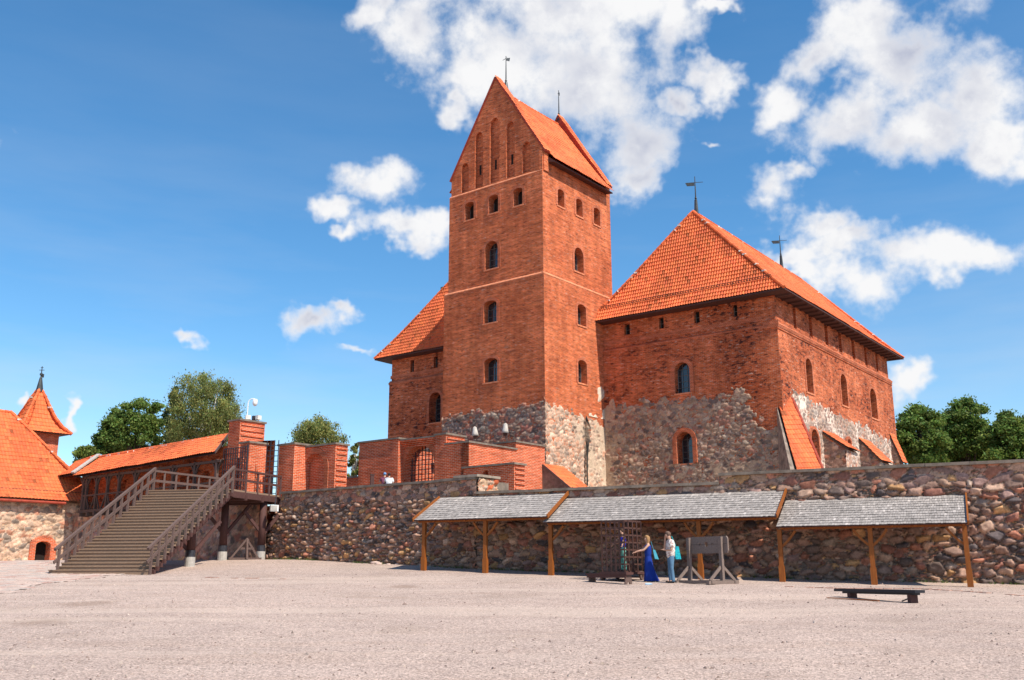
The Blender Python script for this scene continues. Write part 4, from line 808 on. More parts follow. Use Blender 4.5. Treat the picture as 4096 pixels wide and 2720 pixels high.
def build_corner_buttress():
    t, (A3, Qp, bl, br, P1, n, rd, u) = palace, cb
    L0 = bl + (P1 - bl) * ((A3[2] - bl[2]) / (P1[2] - bl[2])); Rt = A3 + rd * .12
    lo = (bl - P1); lo = u * 1.6
    mb = MB(); bs = [bl, br, Rt, L0, bl + lo, br + lo]; pts = [p - n * .1 for p in bs] + [np.array([p[0], p[1], TERR - .5]) for p in (bl + lo, br + lo)] + [CF.pt(CW - .8, TERR - .5, -.3), DF.pt(2.2, TERR - .5, -.3)]
    bm = bmesh.new(); [bm.verts.new(p) for p in pts]; bmesh.ops.convex_hull(bm, input=bm.verts); bm.verts.ensure_lookup_table()
    vs = [np.array(v.co) for v in bm.verts]; fs = [tuple(v.index for v in f.verts) for f in bm.faces]; bm.verts.index_update(); fs = [tuple(v.index for v in f.verts) for f in bm.faces]; bm.free()
    b = raw('buttress', np.array(vs), fs, plain('rubble_flank', (.26, .20, .16), .95, 0, .5, 3, .8), t); WL[b.name] = wloc(t)
    tile_roof('roof', bl + lo, br + lo, L0, Rt, b, cw=.23, ch=.34, seed=31, under=True)
    mb = MB(); mb.tube([br + lo + n * .03, Rt + n * .03], .1, 8); o = sub('verge_tiles', mb, MAT['red_paint'], b)
build_corner_buttress()

# ------------------------------------------------------------------ left palace wing
def build_leftwing():
    t = thing('palace_wing', CF.pt(-14.3, TERR), 'left palace wing half hidden behind the tall tower, brick with curved hipped tile roof', 'building')
    crn = 16.7; top = 18.7; a0, a1 = -20.45, -7.9; wi = -.13; zf = TERR - 1
    w = CF.rect(15, 655, 1085, 765, 1338); hw = (arch(w[0] + .12, w[1] - .05, w[2], w[3], 'round'), .8)
    mb = MB(); holed(mb, CF, [(a0, zf), (a1, zf), (a1, crn), (a0, crn)], [hw]); L_ = 23.
    mb.poly([CF.pt(a0, zf), CF.pt(a0, crn), CF.pt(a0, crn, -L_), CF.pt(a0, zf, -L_)]); mb.poly([CF.pt(a1, zf), CF.pt(a1, zf, -L_), CF.pt(a1, crn, -L_), CF.pt(a1, crn)]); mb.poly([CF.pt(a0, zf, -L_), CF.pt(a0, crn, -L_), CF.pt(a1, crn, -L_), CF.pt(a1, zf, -L_)])
    obj('lower_wall', mb, MAT['brick_wing'], t)
    sl = [CF.rect(15, *r, wi) for r in ((505, 815, 535, 915), (700, 785, 733, 880))]; mb = MB(); holed(mb, CF, [(a0 - wi, crn - .1), (a1, crn - .1), (a1, top), (a0 - wi, top)], [(arch(*r, 'rect'), .3) for r in sl], wi)
    mb.poly([CF.pt(a0 - wi, crn, wi), CF.pt(a0 - wi, top, wi), CF.pt(a0 - wi, top, -L_), CF.pt(a0 - wi, crn, -L_)]); obj('upper_wall', mb, MAT['brick_wing'], t)
    for r in sl: window(CF, arch(*r, 'rect'), wi, .3, t, bars=(0, 1), mat='dark')
    window(CF, hw[0], 0, .8, t, bars=(1, 5)); mb = MB(); ring(mb, CF, hw[0], .25, -.002, .05); obj('window_surround', mb, MAT['brick_trim'], t)
    mb = MB(); mb.prism([CF.pt(a0 - .05, crn - .2, .02), CF.pt(a0 - .05, crn - .05, .06), CF.pt(a0 - .05, crn + .15, wi - .01), CF.pt(a0 - .05, crn - .2, -.02)], CF.d * 12); mb.fbox(CF, a0, a1, crn + .32, crn + .58, wi - .02, wi + .012); obj('cornice', mb, MAT['brick_trim'], t)
    l = CF.pt(-21.43, 18.68, .8); r = CF.pt(-7.15, 18.68, .8); apx = CF.pt(-14.29, 25.9, -2.0); palace_roof(t, l, r, apx, 20.3, 40)
    mb = MB(); c = CF.w(q(15, 778, 262), -2.6); mb.fbox(CF, (c - CF.P) @ CF.d - .1, (c - CF.P) @ CF.d + .7, c[2] - 1.6, c[2] + .35, -3.3, -2.6); obj('chimney', mb, MAT['brick_old'], t)
    mb = MB(); mb.fbox(CF, (c - CF.P) @ CF.d - .2, (c - CF.P) @ CF.d + .8, c[2] + .35, c[2] + .6, -3.4, -2.5); obj('chimney_cap', mb, MAT['copper'], t)
    stone_sheet('stone_foot', CF, -19.0, -12, TERR, 12.2, t, res=.09, cell=.36, relief=.08, mask=lambda S, Z: np.clip((12.0 - .4 * (S < -16) + (fbm(S * 1.2, S * 0, 3, 3) - .5) * .8 - Z) * 3, 0, 1) * np.clip((S + 18.6 + (fbm(Z, Z * 0, 6, 2) - .5)) * 3, 0, 1), mortar=(.3, .23, .18), seed=88)
    return t
build_leftwing()

# ------------------------------------------------------------------ gate court of new brick
NB = MAT['brick_new']
def block(F, s0, s1, z0, z1, o0, o1, mb=None): mb = mb or MB(); mb.fbox(F, s0, s1, z0, z1, o0, o1); return mb
def coping(F, s0, s1, z, o0, o1, t, h=.10, mat='coping', g=.08, name='coping'): mb = MB(); mb.fbox(F, s0 - g, s1 + g, z, z + h, o0 - g, o1 + g); return obj(name, mb, MAT[mat], t)
def corbel(F, s0, s1, z0, z1, t, step=.26, d=.07):
    mb = MB(); z = z1 - step * .5
    while z > z0: mb.fbox(F, s0 + .02, s1 - .02, z - step * .32, z, -.02, d); z -= step
    return obj('projecting_courses', mb, NB, t)
Gc = atY(q(3, 1030, 500), 51.7); GA = Face(Gc, -38); GB = Face(Gc, 52); zf = TERR - .3
def build_gate():
    t = thing('brick_gatehouse', GA.pt(-4, TERR), 'new brick gate wall with round arched iron gate below the tall tower', 'gate')
    X = lambda x, y, o=0: GA.sz(q(3, x, y), o)
    # stepped lit wall on the right
    s1 = GB.sz(q(3, 1398, 500))[0]; s2 = GB.sz(q(3, 1625, 500))[0]; za = GB.sz(q(3, 1200, 458))[1]; zb = GB.sz(q(3, 1510, 448))[1]
    mb = MB(); block(GB, 0, s1, zf, za, -.55, 0, mb); obj('wall', mb, NB, t); coping(GB, 0, s1, za, -.55, 0, t); mb = MB(); block(GB, s1, s2, zf, zb, -1.5, 0, mb); obj('wall', mb, NB, t); coping(GB, s1, s2, zb, -1.5, 0, t)
    # wall beside it facing the yard
    sl, zl = X(850, 442); mb = MB(); block(GA, sl, -.004, zf, za, -.5, 0, mb); obj('wall', mb, NB, t); coping(GA, sl, -.55, za + .003, -.5, 0, t, g=.06)
    # right pier
    s0 = X(768, 420)[0]; ztop = X(820, 372)[1]; mb = MB(); block(GA, s0, sl + .004, zf, ztop, -1.6, .003, mb); obj('pier', mb, NB, t); coping(GA, s0, sl, ztop, -1.6, 0, t)
    PB = Face(GA.pt(sl + .004, 0, .003), 52); corbel(PB, .05, 1.5, za + .1, ztop, t)
    # left wing of the gate
    a0, zt = X(172, 445); a1 = X(478, 430)[0]; zt2 = X(300, 425)[1]; mb = MB(); block(GA, a0, a1, zf, zt2, -1.0, .002, mb); obj('wall', mb, NB, t); coping(GA, a0, a1, zt2, -1.0, 0, t)
    # arch bay set back
    b = -.45; s_ = GA.rect(3, 525, 452, 762, 722, b); ar = arch(s_[0], s_[1], zf, s_[3], 'round', 16); mb = MB(); holed(mb, GA, [(a1 - .02, zf), (s0 + .02, zf), (s0 + .02, ztop - .05), (a1 - .02, ztop - .05)], [(ar, .9)], b)
    mb.poly([GA.pt(a1, zf, b - .9), GA.pt(a1, ztop, b - .9), GA.pt(a1, ztop, b - .9), GA.pt(a1, zf, b - .9)][:3]) if False else None
    obj('arch_wall', mb, NB, t); coping(GA, a1, s0, ztop - .05, -1.3, -.1, t, g=.0)
    mb = MB()
    n = 16
    for i in range(4): mb.fbox(GA, a1, s0, ztop - .12 - .09 * i, ztop - .045 - .09 * i, b, -.1 - i * .09)
    obj('corbel_courses', mb, NB, t); mb = MB(); ring(mb, GA, ar, .32, b - .002, b + .03); obj('arch_ring', mb, MAT['brick_trim'], t)
    # iron gate in the arch
    mb = MB(); o = b - .5; w = s_[1] - s_[0]
    for i in range(9): s = s_[0] + w * (i + .5) / 9; zt_ = s_[3] - w / 2 + math.sqrt(max(0, (w / 2) ** 2 - (s - (s_[0] + s_[1]) / 2) ** 2)); mb.fbox(GA, s - .02, s + .02, zf, zt_, o - .02, o + .02)
    z = zf + .3
    while z < s_[3] - .05:
        hw = w / 2 if z < s_[3] - w / 2 else math.sqrt(max(0, (w / 2) ** 2 - (z - s_[3] + w / 2) ** 2)); c = (s_[0] + s_[1]) / 2; mb.fbox(GA, c - hw, c + hw, z - .018, z + .018, o - .015, o + .015); z += .27
    obj('iron_gate', mb, MAT['iron'], t)
    # sunlit wall inside the court behind the arch
    s3, z3 = GA.sz(q(3, 598, 490), -2.6); IB = Face(GA.pt(s3, 0, -2.6), 52); mb = MB(); block(IB, 0, 5.2, zf, z3, -.5, 0, mb); obj('inner_wall', mb, NB, t); coping(IB, 1.6, 5.2, z3 - .75, -.0, .3, t)
    # dark lamp left on the wall and black hanging cable
    return t
build_gate()
def build_lowwall():
    c = atY(q(3, 1385, 650), 49.6); A = Face(c, -38); B = Face(c, 52); s0 = A.sz(q(3, 1022, 650))[0]; z1 = A.sz(q(3, 1200, 618))[1]
    t = thing('brick_wall', A.pt(s0 / 2, TERR), 'low new brick wall with small arched niche in front of the gate court', 'wall')
    n = A.rect(3, 1142, 648, 1186, 700); ni = (arch(*n, 'round'), .35); mb = MB(); holed(mb, A, [(s0 - .3, zf), (0, zf), (0, z1), (s0 - .3, z1)], [ni], back=[ni]); L_ = .9
    mb.poly([B.pt(0, zf), B.pt(L_, zf), B.pt(L_, z1), B.pt(0, z1)]); mb.poly([A.pt(s0 - .3, z1), A.pt(0, z1), A.pt(0, z1, -L_), A.pt(s0 - .3, z1, -L_)]); mb.poly([A.pt(0, zf, -L_), A.pt(s0 - .3, zf, -L_), A.pt(s0 - .3, z1, -L_), A.pt(0, z1, -L_)]); mb.poly([A.pt(s0 - .3, zf), A.pt(s0 - .3, z1), A.pt(s0 - .3, z1, -L_), A.pt(s0 - .3, zf, -L_)])
    obj('wall', mb, NB, t); coping(A, s0 - .3, 0, z1, -L_, 0, t); corbel(B, .04, L_ - .02, zf + .2, z1, t); mb = MB(); ring(mb, A, ni[0], .13, -.002, .03); obj('niche_ring', mb, MAT['brick_trim'], t)
build_lowwall()
def build_linkwall():
    s0, z = GA.sz(q(3, 60, 712), -.4); s1 = GA.sz(q(3, 172, 700), -.4)[0]; t = thing('brick_wall', GA.pt((s0 + s1) / 2, TERR, -.6), 'short low brick parapet joining the niche wall to the gatehouse', 'wall')
    obj('wall', block(GA, s0 - .6, s1, zf, z - .03, -.8, -.4), NB, t); coping(GA, s0 - .6, s1, z - .03, -.8, -.4, t, g=.05)
build_linkwall()
# lean-to roof at the foot of the tower
def build_leanto():
    S0 = GB.sz(q(3, 1606, 600))[0]; base = GB.pt(S0, TERR); t = thing('lean_to', base, 'small tiled lean-to roof over stone against the foot of the tall tower', 'lean-to')
    a = GB.w(q(3, 1606, 600), .02); F = Face(a, -38); e0 = F.w(q(3, 1830, 788)); tl = a; dd = e0 - tl
    w = 2.1; k = Face(a, 52)
    tile_roof('roof', e0, e0 + k.d * w, tl, tl + k.d * w, t, cw=.22, ch=.34, seed=44)
    mb = MB(); mb.prism([tl - [0, 0, .1], e0 - [0, 0, .1], np.array([e0[0], e0[1], zf]), np.array([tl[0], tl[1], zf])], k.d * (w - .06)); b = obj('wall', mb, plain('lean_rubble', (.2, .14, .11), .95, 0, .5, 3, .8), t)
    mb = MB(); mb.beam(tl - [0, 0, .05] , e0 - [0, 0, .05], .06, .14); obj('verge_board', mb, MAT['grey_wood'], t)
build_leanto()
# cables down the tower
def build_cables():
    p0 = TB.sz(q(3, 1950, 225))[0]; t = thing('cable_bundle', TB.pt(p0, TERR, .2), 'black cables looping down the sunlit stone foot of the tower', 'cables'); rng = random.Random(3)
    for i in range(5):
        P = []; 
        for j, (x, y) in enumerate(((1950, 222), (1943 + 10 * i, 290 + 6 * i), (1942 + 9 * i, 380), (1952 + 4 * i, 470), (1953 + 2 * i, 560), (1953 + 2 * i, 660), (1954 + 2 * i, 770))): P.append(TB.w(q(3, x, y), .22))
        pp = []
        for a, b in zip(P[:-1], P[1:]): pp += [a, (a + b) / 2]
        mb = MB(); mb.tube(pp + [P[-1]], .022, 5); obj('cable', mb, MAT['cable'], t)
build_cables()
# two bell shaped lamps on the shaded tower foot
for (x, y, lab, tilt) in ((1078, 345, 'white bell-shaped floodlight on the tower foot, lower and left of its pair', -.10), (1316, 320, 'white bell-shaped floodlight on the tower foot, nearer the sunlit corner', .06)):
    p = TA.w(q(3, x, y), .75); t = thing('wall_lamp', p, lab, 'lamp', 'floodlights on the tower foot'); mb = MB()
    ax = np.array([TA.d[0] * tilt, TA.d[1] * tilt, 1.]); ax /= np.linalg.norm(ax)
    mb.tube([p + ax * h for h in (-.30, -.15, .06, .26, .33)], [.24, .20, .165, .12, .04], 14); obj('shade', mb, plain('shade_toned_plaster', (.50, .45, .40), .8, 0, .25, 4), t, True)  # white plaster darkened: the shade on the lamps is put into the colour
    mb = MB(); mb.tube([p + ax * -.29, p + ax * -.48], [.17, .10], 10); obj('bulb_housing', mb, MAT['iron_dark'], t); mb = MB(); mb.tube([p + ax * .1, TA.w(q(3, x, y), .0) + [0, 0, -.25]], .03, 6); obj('bracket', mb, MAT['iron'], t)

# ------------------------------------------------------------------ pier block with cameras, iron fence, niche wall
LZ = 5.60
Pc = atY(q(2, 435, 300), 54.0); PA_ = Face(Pc, -38); PB_ = Face(Pc, 52)
def build_pier():
    t = thing('brick_pier', PA_.pt(-.5, TERR), 'tall new brick pier with stepped stone caps beside the stair landing', 'pier')
    a0 = PA_.sz(q(2, 345, 250))[0]; b1 = PB_.sz(q(2, 645, 250))[0]; zt = PA_.sz(q(2, 435, 172))[1]; zm = PA_.sz(q(2, 435, 330))[1]
    mb = MB(); mb.hexa([PA_.pt(a0, zf), Pc * [1, 1, 0] + [0, 0, zf], PB_.pt(b1, zf), PB_.pt(b1, zf) + PA_.d * a0, PA_.pt(a0, zt), Pc * [1, 1, 0] + [0, 0, zt], PB_.pt(b1, zt), PB_.pt(b1, zt) + PA_.d * a0]); obj('shaft', mb, NB, t)
    corbel(PB_, .05, b1 - .05, zm + .1, zt, t, .3, .06); mb = MB(); g = .08; c0 = PA_.pt(a0 - g, zt, g); mb.hexa([c0, PA_.pt(g, zt, g), PB_.pt(b1 + g, zt, g), PB_.pt(b1 + g, zt, g) + PA_.d * (a0 - 2 * g), c0 + [0, 0, .1], PA_.pt(g, zt + .1, g), PB_.pt(b1 + g, zt + .1, g), PB_.pt(b1 + g, zt + .1, g) + PA_.d * (a0 - 2 * g)]); obj('cap', mb, MAT['coping'], t)
    # lower block in front
    c2 = atY(q(2, 512, 500), 52.8); A2 = Face(c2, -38); B2 = Face(c2, 52); l0 = A2.sz(q(2, 435, 500))[0]; r1 = B2.sz(q(2, 655, 500))[0]; z2 = B2.sz(q(2, 560, 362))[1]
    mb = MB(); mb.hexa([A2.pt(l0, zf), A2.pt(0, zf), B2.pt(r1, zf), B2.pt(r1, zf) + A2.d * l0, A2.pt(l0, z2), A2.pt(0, z2), B2.pt(r1, z2), B2.pt(r1, z2) + A2.d * l0]); obj('lower_block', mb, NB, t)
    mb = MB(); mb.hexa([A2.pt(l0 - g, z2, g), A2.pt(g, z2, g), B2.pt(r1 + g, z2, g), B2.pt(r1 + g, z2) + A2.d * l0, A2.pt(l0 - g, z2 + .1, g), A2.pt(g, z2 + .1, g), B2.pt(r1 + g, z2 + .1, g), B2.pt(r1 + g, z2 + .1) + A2.d * l0]); obj('ledge', mb, MAT['coping'], t)
    corbel(A2, l0 + .3, l0 + .42, zf, z2, t, .3, .06)
    # camera mast
    cm = PB_.w(q(2, 498, 165), -.5); cm[2] = zt + .1; m = thing('camera_mast', cm, 'thin white mast with dome camera and small floodlights on top of the tall brick pier', 'security camera')
    mb = MB(); pts = [cm, cm + [0, 0, 1.05], cm + [.05, 0, 1.2], cm + [.18, 0, 1.3], cm + [.36, 0, 1.3]]; mb.tube(pts, .03, 8); obj('mast', mb, MAT['white'], m)
    d = cm + [.40, 0, 1.07]; mb = MB(); mb.tube([d + [0, 0, h] for h in (.22, .18, .0, -.08, -.16, -.2)], [.06, .13, .145, .14, .09, .03], 12); obj('dome', mb, MAT['white'], m, True)
    for dx, dy in ((.05, 0), (.38, .25), (.62, .1)): f = thing('floodlight', cm + [dx, dy, .1], 'small white floodlight on the brick pier cap under the mast', 'floodlight', 'floodlights on the pier cap') if False else None; mb = MB(); mb.box(cm + [dx, dy, .22], .14, .1, .12, 20 + dx * 60); mb.box(cm + [dx, dy, .08], .03, .03, .08); obj('floodlight', mb, MAT['plaster'] if dx != .38 else MAT['iron'], m)
build_pier()
def lattice(F, s0, s1, z0, z1, sv, sh, o=0., r=.018, spikes=0., mb=None):
    mb = mb or MB(); n = max(1, round((s1 - s0) / sv)); m = max(1, round((z1 - z0) / sh))
    for i in range(n + 1): s = s0 + (s1 - s0) * i / n; mb.fbox(F, s - r, s + r, z0, z1 + spikes, o - r, o + r)
    for j in range(m + 1): z = z0 + (z1 - z0) * j / m; mb.fbox(F, s0, s1, z - r, z + r, o - r * .8, o + r * .8)
    return mb
def build_irongates():
    c = atY(q(2, 495, 560), 52.4); F = Face(c, -38); a = F.sz(q(2, 296, 560))[0]; z1 = F.sz(q(2, 400, 400))[1]; t = thing('iron_gate', F.pt(a / 2, LZ), 'open iron lattice gate leaning before the tall brick pier at the gallery end', 'gate', None)
    obj('lattice', lattice(F, a, 0, LZ + .05, z1, .21, .30), MAT['iron'], t); mb = MB(); mb.fbox(F, -.03, .03, LZ, z1 + .1, -.03, .03); obj('hinge_post', mb, MAT['iron'], t)
    c = atY(q(2, 655, 560), 52.5); F = Face(c, -12); b = F.sz(q(2, 752, 560))[0]; z1 = F.sz(q(2, 700, 380))[1]; t = thing('iron_gate', F.pt(b / 2, LZ), 'spiked iron lattice gate between the tall pier and the niche wall', 'gate')
    obj('lattice', lattice(F, 0, b, LZ - .4, z1, .2, .29, spikes=.28), MAT['iron'], t); mb = MB(); mb.fbox(F, b * .3, b * .6, LZ + .75, LZ + 1.0, -.04, .04); obj('lock_box', mb, MAT['iron'], t)
build_irongates()
def build_nichewall():
    c = atY(q(2, 885, 600), 51.9); A = Face(c, -38); B = Face(c, 52); a0 = A.sz(q(2, 757, 560))[0]; b1 = B.sz(q(2, 985, 560))[0]; zt = A.sz(q(2, 880, 372))[1]
    t = thing('brick_wall', A.pt(0, TERR), 'zigzag new brick wall with arched niche and stone cap between iron fence and gate', 'wall')
    A2 = Face(B.pt(b1, 0), -38); s2 = A2.sz(q(2, 1232, 560))[0]; z2 = A2.sz(q(2, 1100, 388))[1]; B2 = Face(A2.pt(s2, 0), 52); b3 = B2.sz(q(2, 1335, 560))[0]
    mb = MB(); mb.hexa([A.pt(a0, zf), A.pt(0, zf), B.pt(b1 + .3, zf), B.pt(b1 + .3, zf) + A.d * a0, A.pt(a0, zt), A.pt(0, zt), B.pt(b1 + .3, zt), B.pt(b1 + .3, zt) + A.d * a0]); obj('wall', mb, NB, t)
    g = .08; mb = MB(); mb.hexa([A.pt(a0 - g, zt, g), A.pt(g, zt, g), B.pt(b1 + .3, zt, g), B.pt(b1 + .3, zt) + A.d * (a0 - g), A.pt(a0 - g, zt + .1, g), A.pt(g, zt + .1, g), B.pt(b1 + .3, zt + .1, g), B.pt(b1 + .3, zt + .1) + A.d * (a0 - g)]); obj('cap', mb, MAT['coping'], t)
    nn = A2.rect(2, 1010, 460, 1140, 790); ni = (arch(nn[0] - .35, nn[1] + .05, zf, A2.sz(q(2, 1085, 445))[1], 'round', 14), .32); mb = MB(); holed(mb, A2, [(0, zf), (s2, zf), (s2, z2), (0, z2)], [ni], 0, back=[ni]); L_ = b3
    mb.poly([B2.pt(0, zf), B2.pt(L_, zf), B2.pt(L_, z2), B2.pt(0, z2)]); mb.poly([A2.pt(0, z2), A2.pt(s2, z2), A2.pt(s2, z2, -L_), A2.pt(0, z2, -L_)]); mb.poly([A2.pt(s2, zf, -L_), A2.pt(0, zf, -L_), A2.pt(0, z2, -L_), A2.pt(s2, z2, -L_)]); obj('niche_wall', mb, NB, t)
    mb = MB(); ring(mb, A2, ni[0], .3, -.002, .035); obj('niche_ring', mb, MAT['brick_trim'], t); coping(A2, 0, s2, z2 + .003, -L_, 0, t); corbel(B2, .05, b3 - .05, zf + .2, z2, t, .28, .06)
build_nichewall()

# ------------------------------------------------------------------ staircase and landing
SF = Face(atY(q(12, 50, 1425), 41.3), -9.7); BL = SF.P; SW = SF.sz(q(12, 1285, 1425))[0]; NR = 27; Z0 = GZ(BL[0], BL[1]) + .0; RI = (LZ - Z0) / NR; RU = .262; bk = -SF.n
def st(s, tr, z): return SF.P + SF.d * s + bk * tr + np.array([0, 0, z])
def build_stairs():
    t = thing('wooden_staircase', st(SW / 2, 0, Z0), 'wide brown wooden staircase with plank railings rising to the landing', 'staircase')
    for i in range(NR):
        z = Z0 + RI * (i + 1); x0 = RU * i; mb = MB(); e = .0 if i > 2 else (.25, .12, .05)[i]
        mb.hexa([st(-e, x0 - .03, z - .045), st(SW, x0 - .03, z - .045), st(SW, x0 + RU, z - .045), st(-e, x0 + RU, z - .045), st(-e, x0 - .03, z), st(SW, x0 - .03, z), st(SW, x0 + RU, z), st(-e, x0 + RU, z)])
        mb.hexa([st(-e + .02, x0, z - RI - (.1 if i == 0 else -.002)), st(SW - .02, x0, z - RI - (.1 if i == 0 else -.002)), st(SW - .02, x0 + .03, z - RI - (.1 if i == 0 else 0)), st(-e + .02, x0 + .03, z - RI), st(-e + .02, x0, z - .046), st(SW - .02, x0, z - .046), st(SW - .02, x0 + .03, z - .046), st(-e + .02, x0 + .03, z - .046)])
        obj('tread', mb, MAT['tread_wood'], t)
    top = NR * RU
    for s in (.1, SW * .5, SW - .05):
        mb = MB(); mb.prism([st(s, 0, Z0 - .1), st(s, .35, Z0 - .1), st(s, top + .1, LZ - .42), st(s, top + .1, LZ - .15), st(s, top - .1, LZ - RI - .1), st(s, .1, Z0 + .0)], SF.d * -.08); obj('stringer', mb, MAT['dark_wood'], t)
    # saw-tooth brackets under the right end of the treads
    mb = MB()
    for i in range(1, NR): z = Z0 + RI * i; x0 = RU * i; mb.hexa([st(SW - .02, x0, z - .2), st(SW + .10, x0, z - .2), st(SW + .10, x0 + RU * .6, z - .2), st(SW - .02, x0 + RU * .6, z - .2), st(SW - .02, x0, z - .02), st(SW + .10, x0, z - .02), st(SW + .10, x0 + RU * .6, z - .02), st(SW - .02, x0 + RU * .6, z - .02)])
    obj('tread_brackets', mb, MAT['dark_wood'], t)
    for s, sd_ in ((.12, 0), (SW + .05, 1)):
        f = lambda tr, h: st(s, tr, Z0 + RI * (tr / RU + 1) + h)
        mb = MB(); mb.beam(f(-.25, .95), f(top, .95), .11, .11); obj('handrail', mb, MAT['grey_wood'], t); mb = MB(); mb.beam(f(-.25, .42), f(top, .42), .05, .13); obj('mid_rail', mb, MAT['grey_wood'], t)
        n = 13
        for i in range(n + 1):
            tr = .05 + (top - .1) * i / n; mb = MB(); mb.beam(f(tr, -.32 if sd_ else -.1), f(tr, .93), .085, .10, SF.n); obj('baluster', mb, MAT['grey_wood'], t)
    return t
build_stairs()
tl = st(0, NR * RU, 0); tr_ = st(SW + .05, NR * RU, 0); n1 = atZ(q(2, 783, 640), LZ + 1.0) * [1, 1, 0]; g1 = atZ(q(2, 275, 655), LZ + 1.0) * [1, 1, 0]
def build_landing():
    t = thing('wooden_landing', (tr_ + n1) / 2 + [0, 0, GZ(-14, 48)], 'dark wooden landing platform on log posts at the top of the stairs', 'platform')
    b1 = n1 + GB.d * 0 + np.array([-.9, 3.2, 0]); b2 = g1 + np.array([.2, 2.0, 0]); poly = [tl, tr_, n1, b1, b2, g1]
    mb = MB(); mb.prism([p + [0, 0, LZ] for p in poly], (0, 0, -.09)); obj('deck', mb, MAT['tread_wood'], t)
    for a, b in ((tr_, n1), (n1, b1), (g1, tl)):
        mb = MB(); mb.beam(a + [0, 0, LZ - .24], b + [0, 0, LZ - .24], .1, .30); obj('edge_beam', mb, MAT['dark_wood'], t)
    for k in (.25, .6, .95):
        mb = MB(); a = tl * (1 - k) + g1 * k; b = tr_ * (1 - k) + n1 * k; mb.beam(a + [0, 0, LZ - .34], b + (b - a) * .02 + [0, 0, LZ - .34], .2, .26); obj('joist', mb, MAT['dark_wood'], t)
    def rail(a, b, n, close=True, mat='grey_wood'):
        mb = MB(); mb.beam(a + [0, 0, LZ + .98], b + [0, 0, LZ + .98], .11, .10); obj('handrail', mb, MAT[mat], t); mb = MB(); mb.beam(a + [0, 0, LZ + .5], b + [0, 0, LZ + .5], .05, .12); obj('mid_rail', mb, MAT[mat], t)
        for i in range(n + 1): p = a + (b - a) * i / n; mb = MB(); mb.box(p + [0, 0, LZ + .3], .045, .045, .66, 20); obj('baluster', mb, MAT[mat], t)
    rail(tr_, n1, 4, mat='dark_wood'); rail(tl, g1, 6)
    # log supports on concrete
    for p, zt in ((q(2, 288, 1340), LZ - .45), (q(2, 17, 1392), 4.1), (q(2, 560, 1320), LZ - .4)):
        g = onG(p) if p[0] < 1010 else np.array([n1[0] - .6, n1[1] - 1.0, GZ(n1[0], n1[1])]); mb = MB(); mb.tube([g - [0, 0, .3], g + [0, 0, .42]], .23, 14); obj('concrete_footing', mb, MAT['concrete'], t, False)
        mb = MB(); mb.tube([g + [0, 0, .42], g + [0, 0, .72]], .225, 14); obj('metal_collar', mb, MAT['iron'], t); mb = MB(); mb.tube([g + [0, 0, .7], np.array([g[0], g[1], zt])], [.2, .18], 12); obj('log_post', mb, MAT['dark_wood'], t, True)
        mb = MB(); mb.beam([g[0] + .1, g[1], zt - 1.6], [g[0] + 1.0, g[1] + .9, zt - .1], .14, .14); obj('brace', mb, MAT['dark_wood'], t); mb = MB(); mb.beam([g[0] - .1, g[1], zt - 1.5], [g[0] - .8, g[1] - .6, zt - .5], .14, .14); obj('brace', mb, MAT['dark_wood'], t)
    return t
build_landing()
p = atY(q(2, 725, 905), 50.2); t = thing('wall_floodlight', p, 'white box floodlight fixed under the dark landing', 'lamp'); mb = MB(); mb.box(p, .20, .13, .16, 25); obj('housing', mb, MAT['white'], t); mb = MB(); mb.box(p + [.02, -.14, 0], .17, .01, .13, 25); obj('lens', mb, MAT['concrete'], t); mb = MB(); mb.tube([p + [0, .1, .1], p + [0, .3, .7]], .03, 6); obj('bracket', mb, MAT['iron'], t)
g = onG(q(2, 490, 1335)); t = thing('wooden_trestle', g, 'small grey wooden trestle leaning against the wall under the landing', 'trestle')
for a, b in (((-.75, -.3, 0), (0, 0, 1.05)), ((.1, -.2, 0), (0, 0, 1.05)), ((.6, .2, 0), (0, 0, 1.0)), ((-.1, .3, 0), (0.05, 0, 1.0))): mb = MB(); mb.beam(g + a, g + b, .09, .09); obj('leg', mb, MAT['grey_wood'], t)
for a, b in (((-.8, -.3, .05), (.75, .1, .05)), ((-.4, -.1, .55), (.35, .1, .55))): mb = MB(); mb.beam(g + a, g + b, .07, .1); obj('cross_bar', mb, MAT['grey_wood'], t)

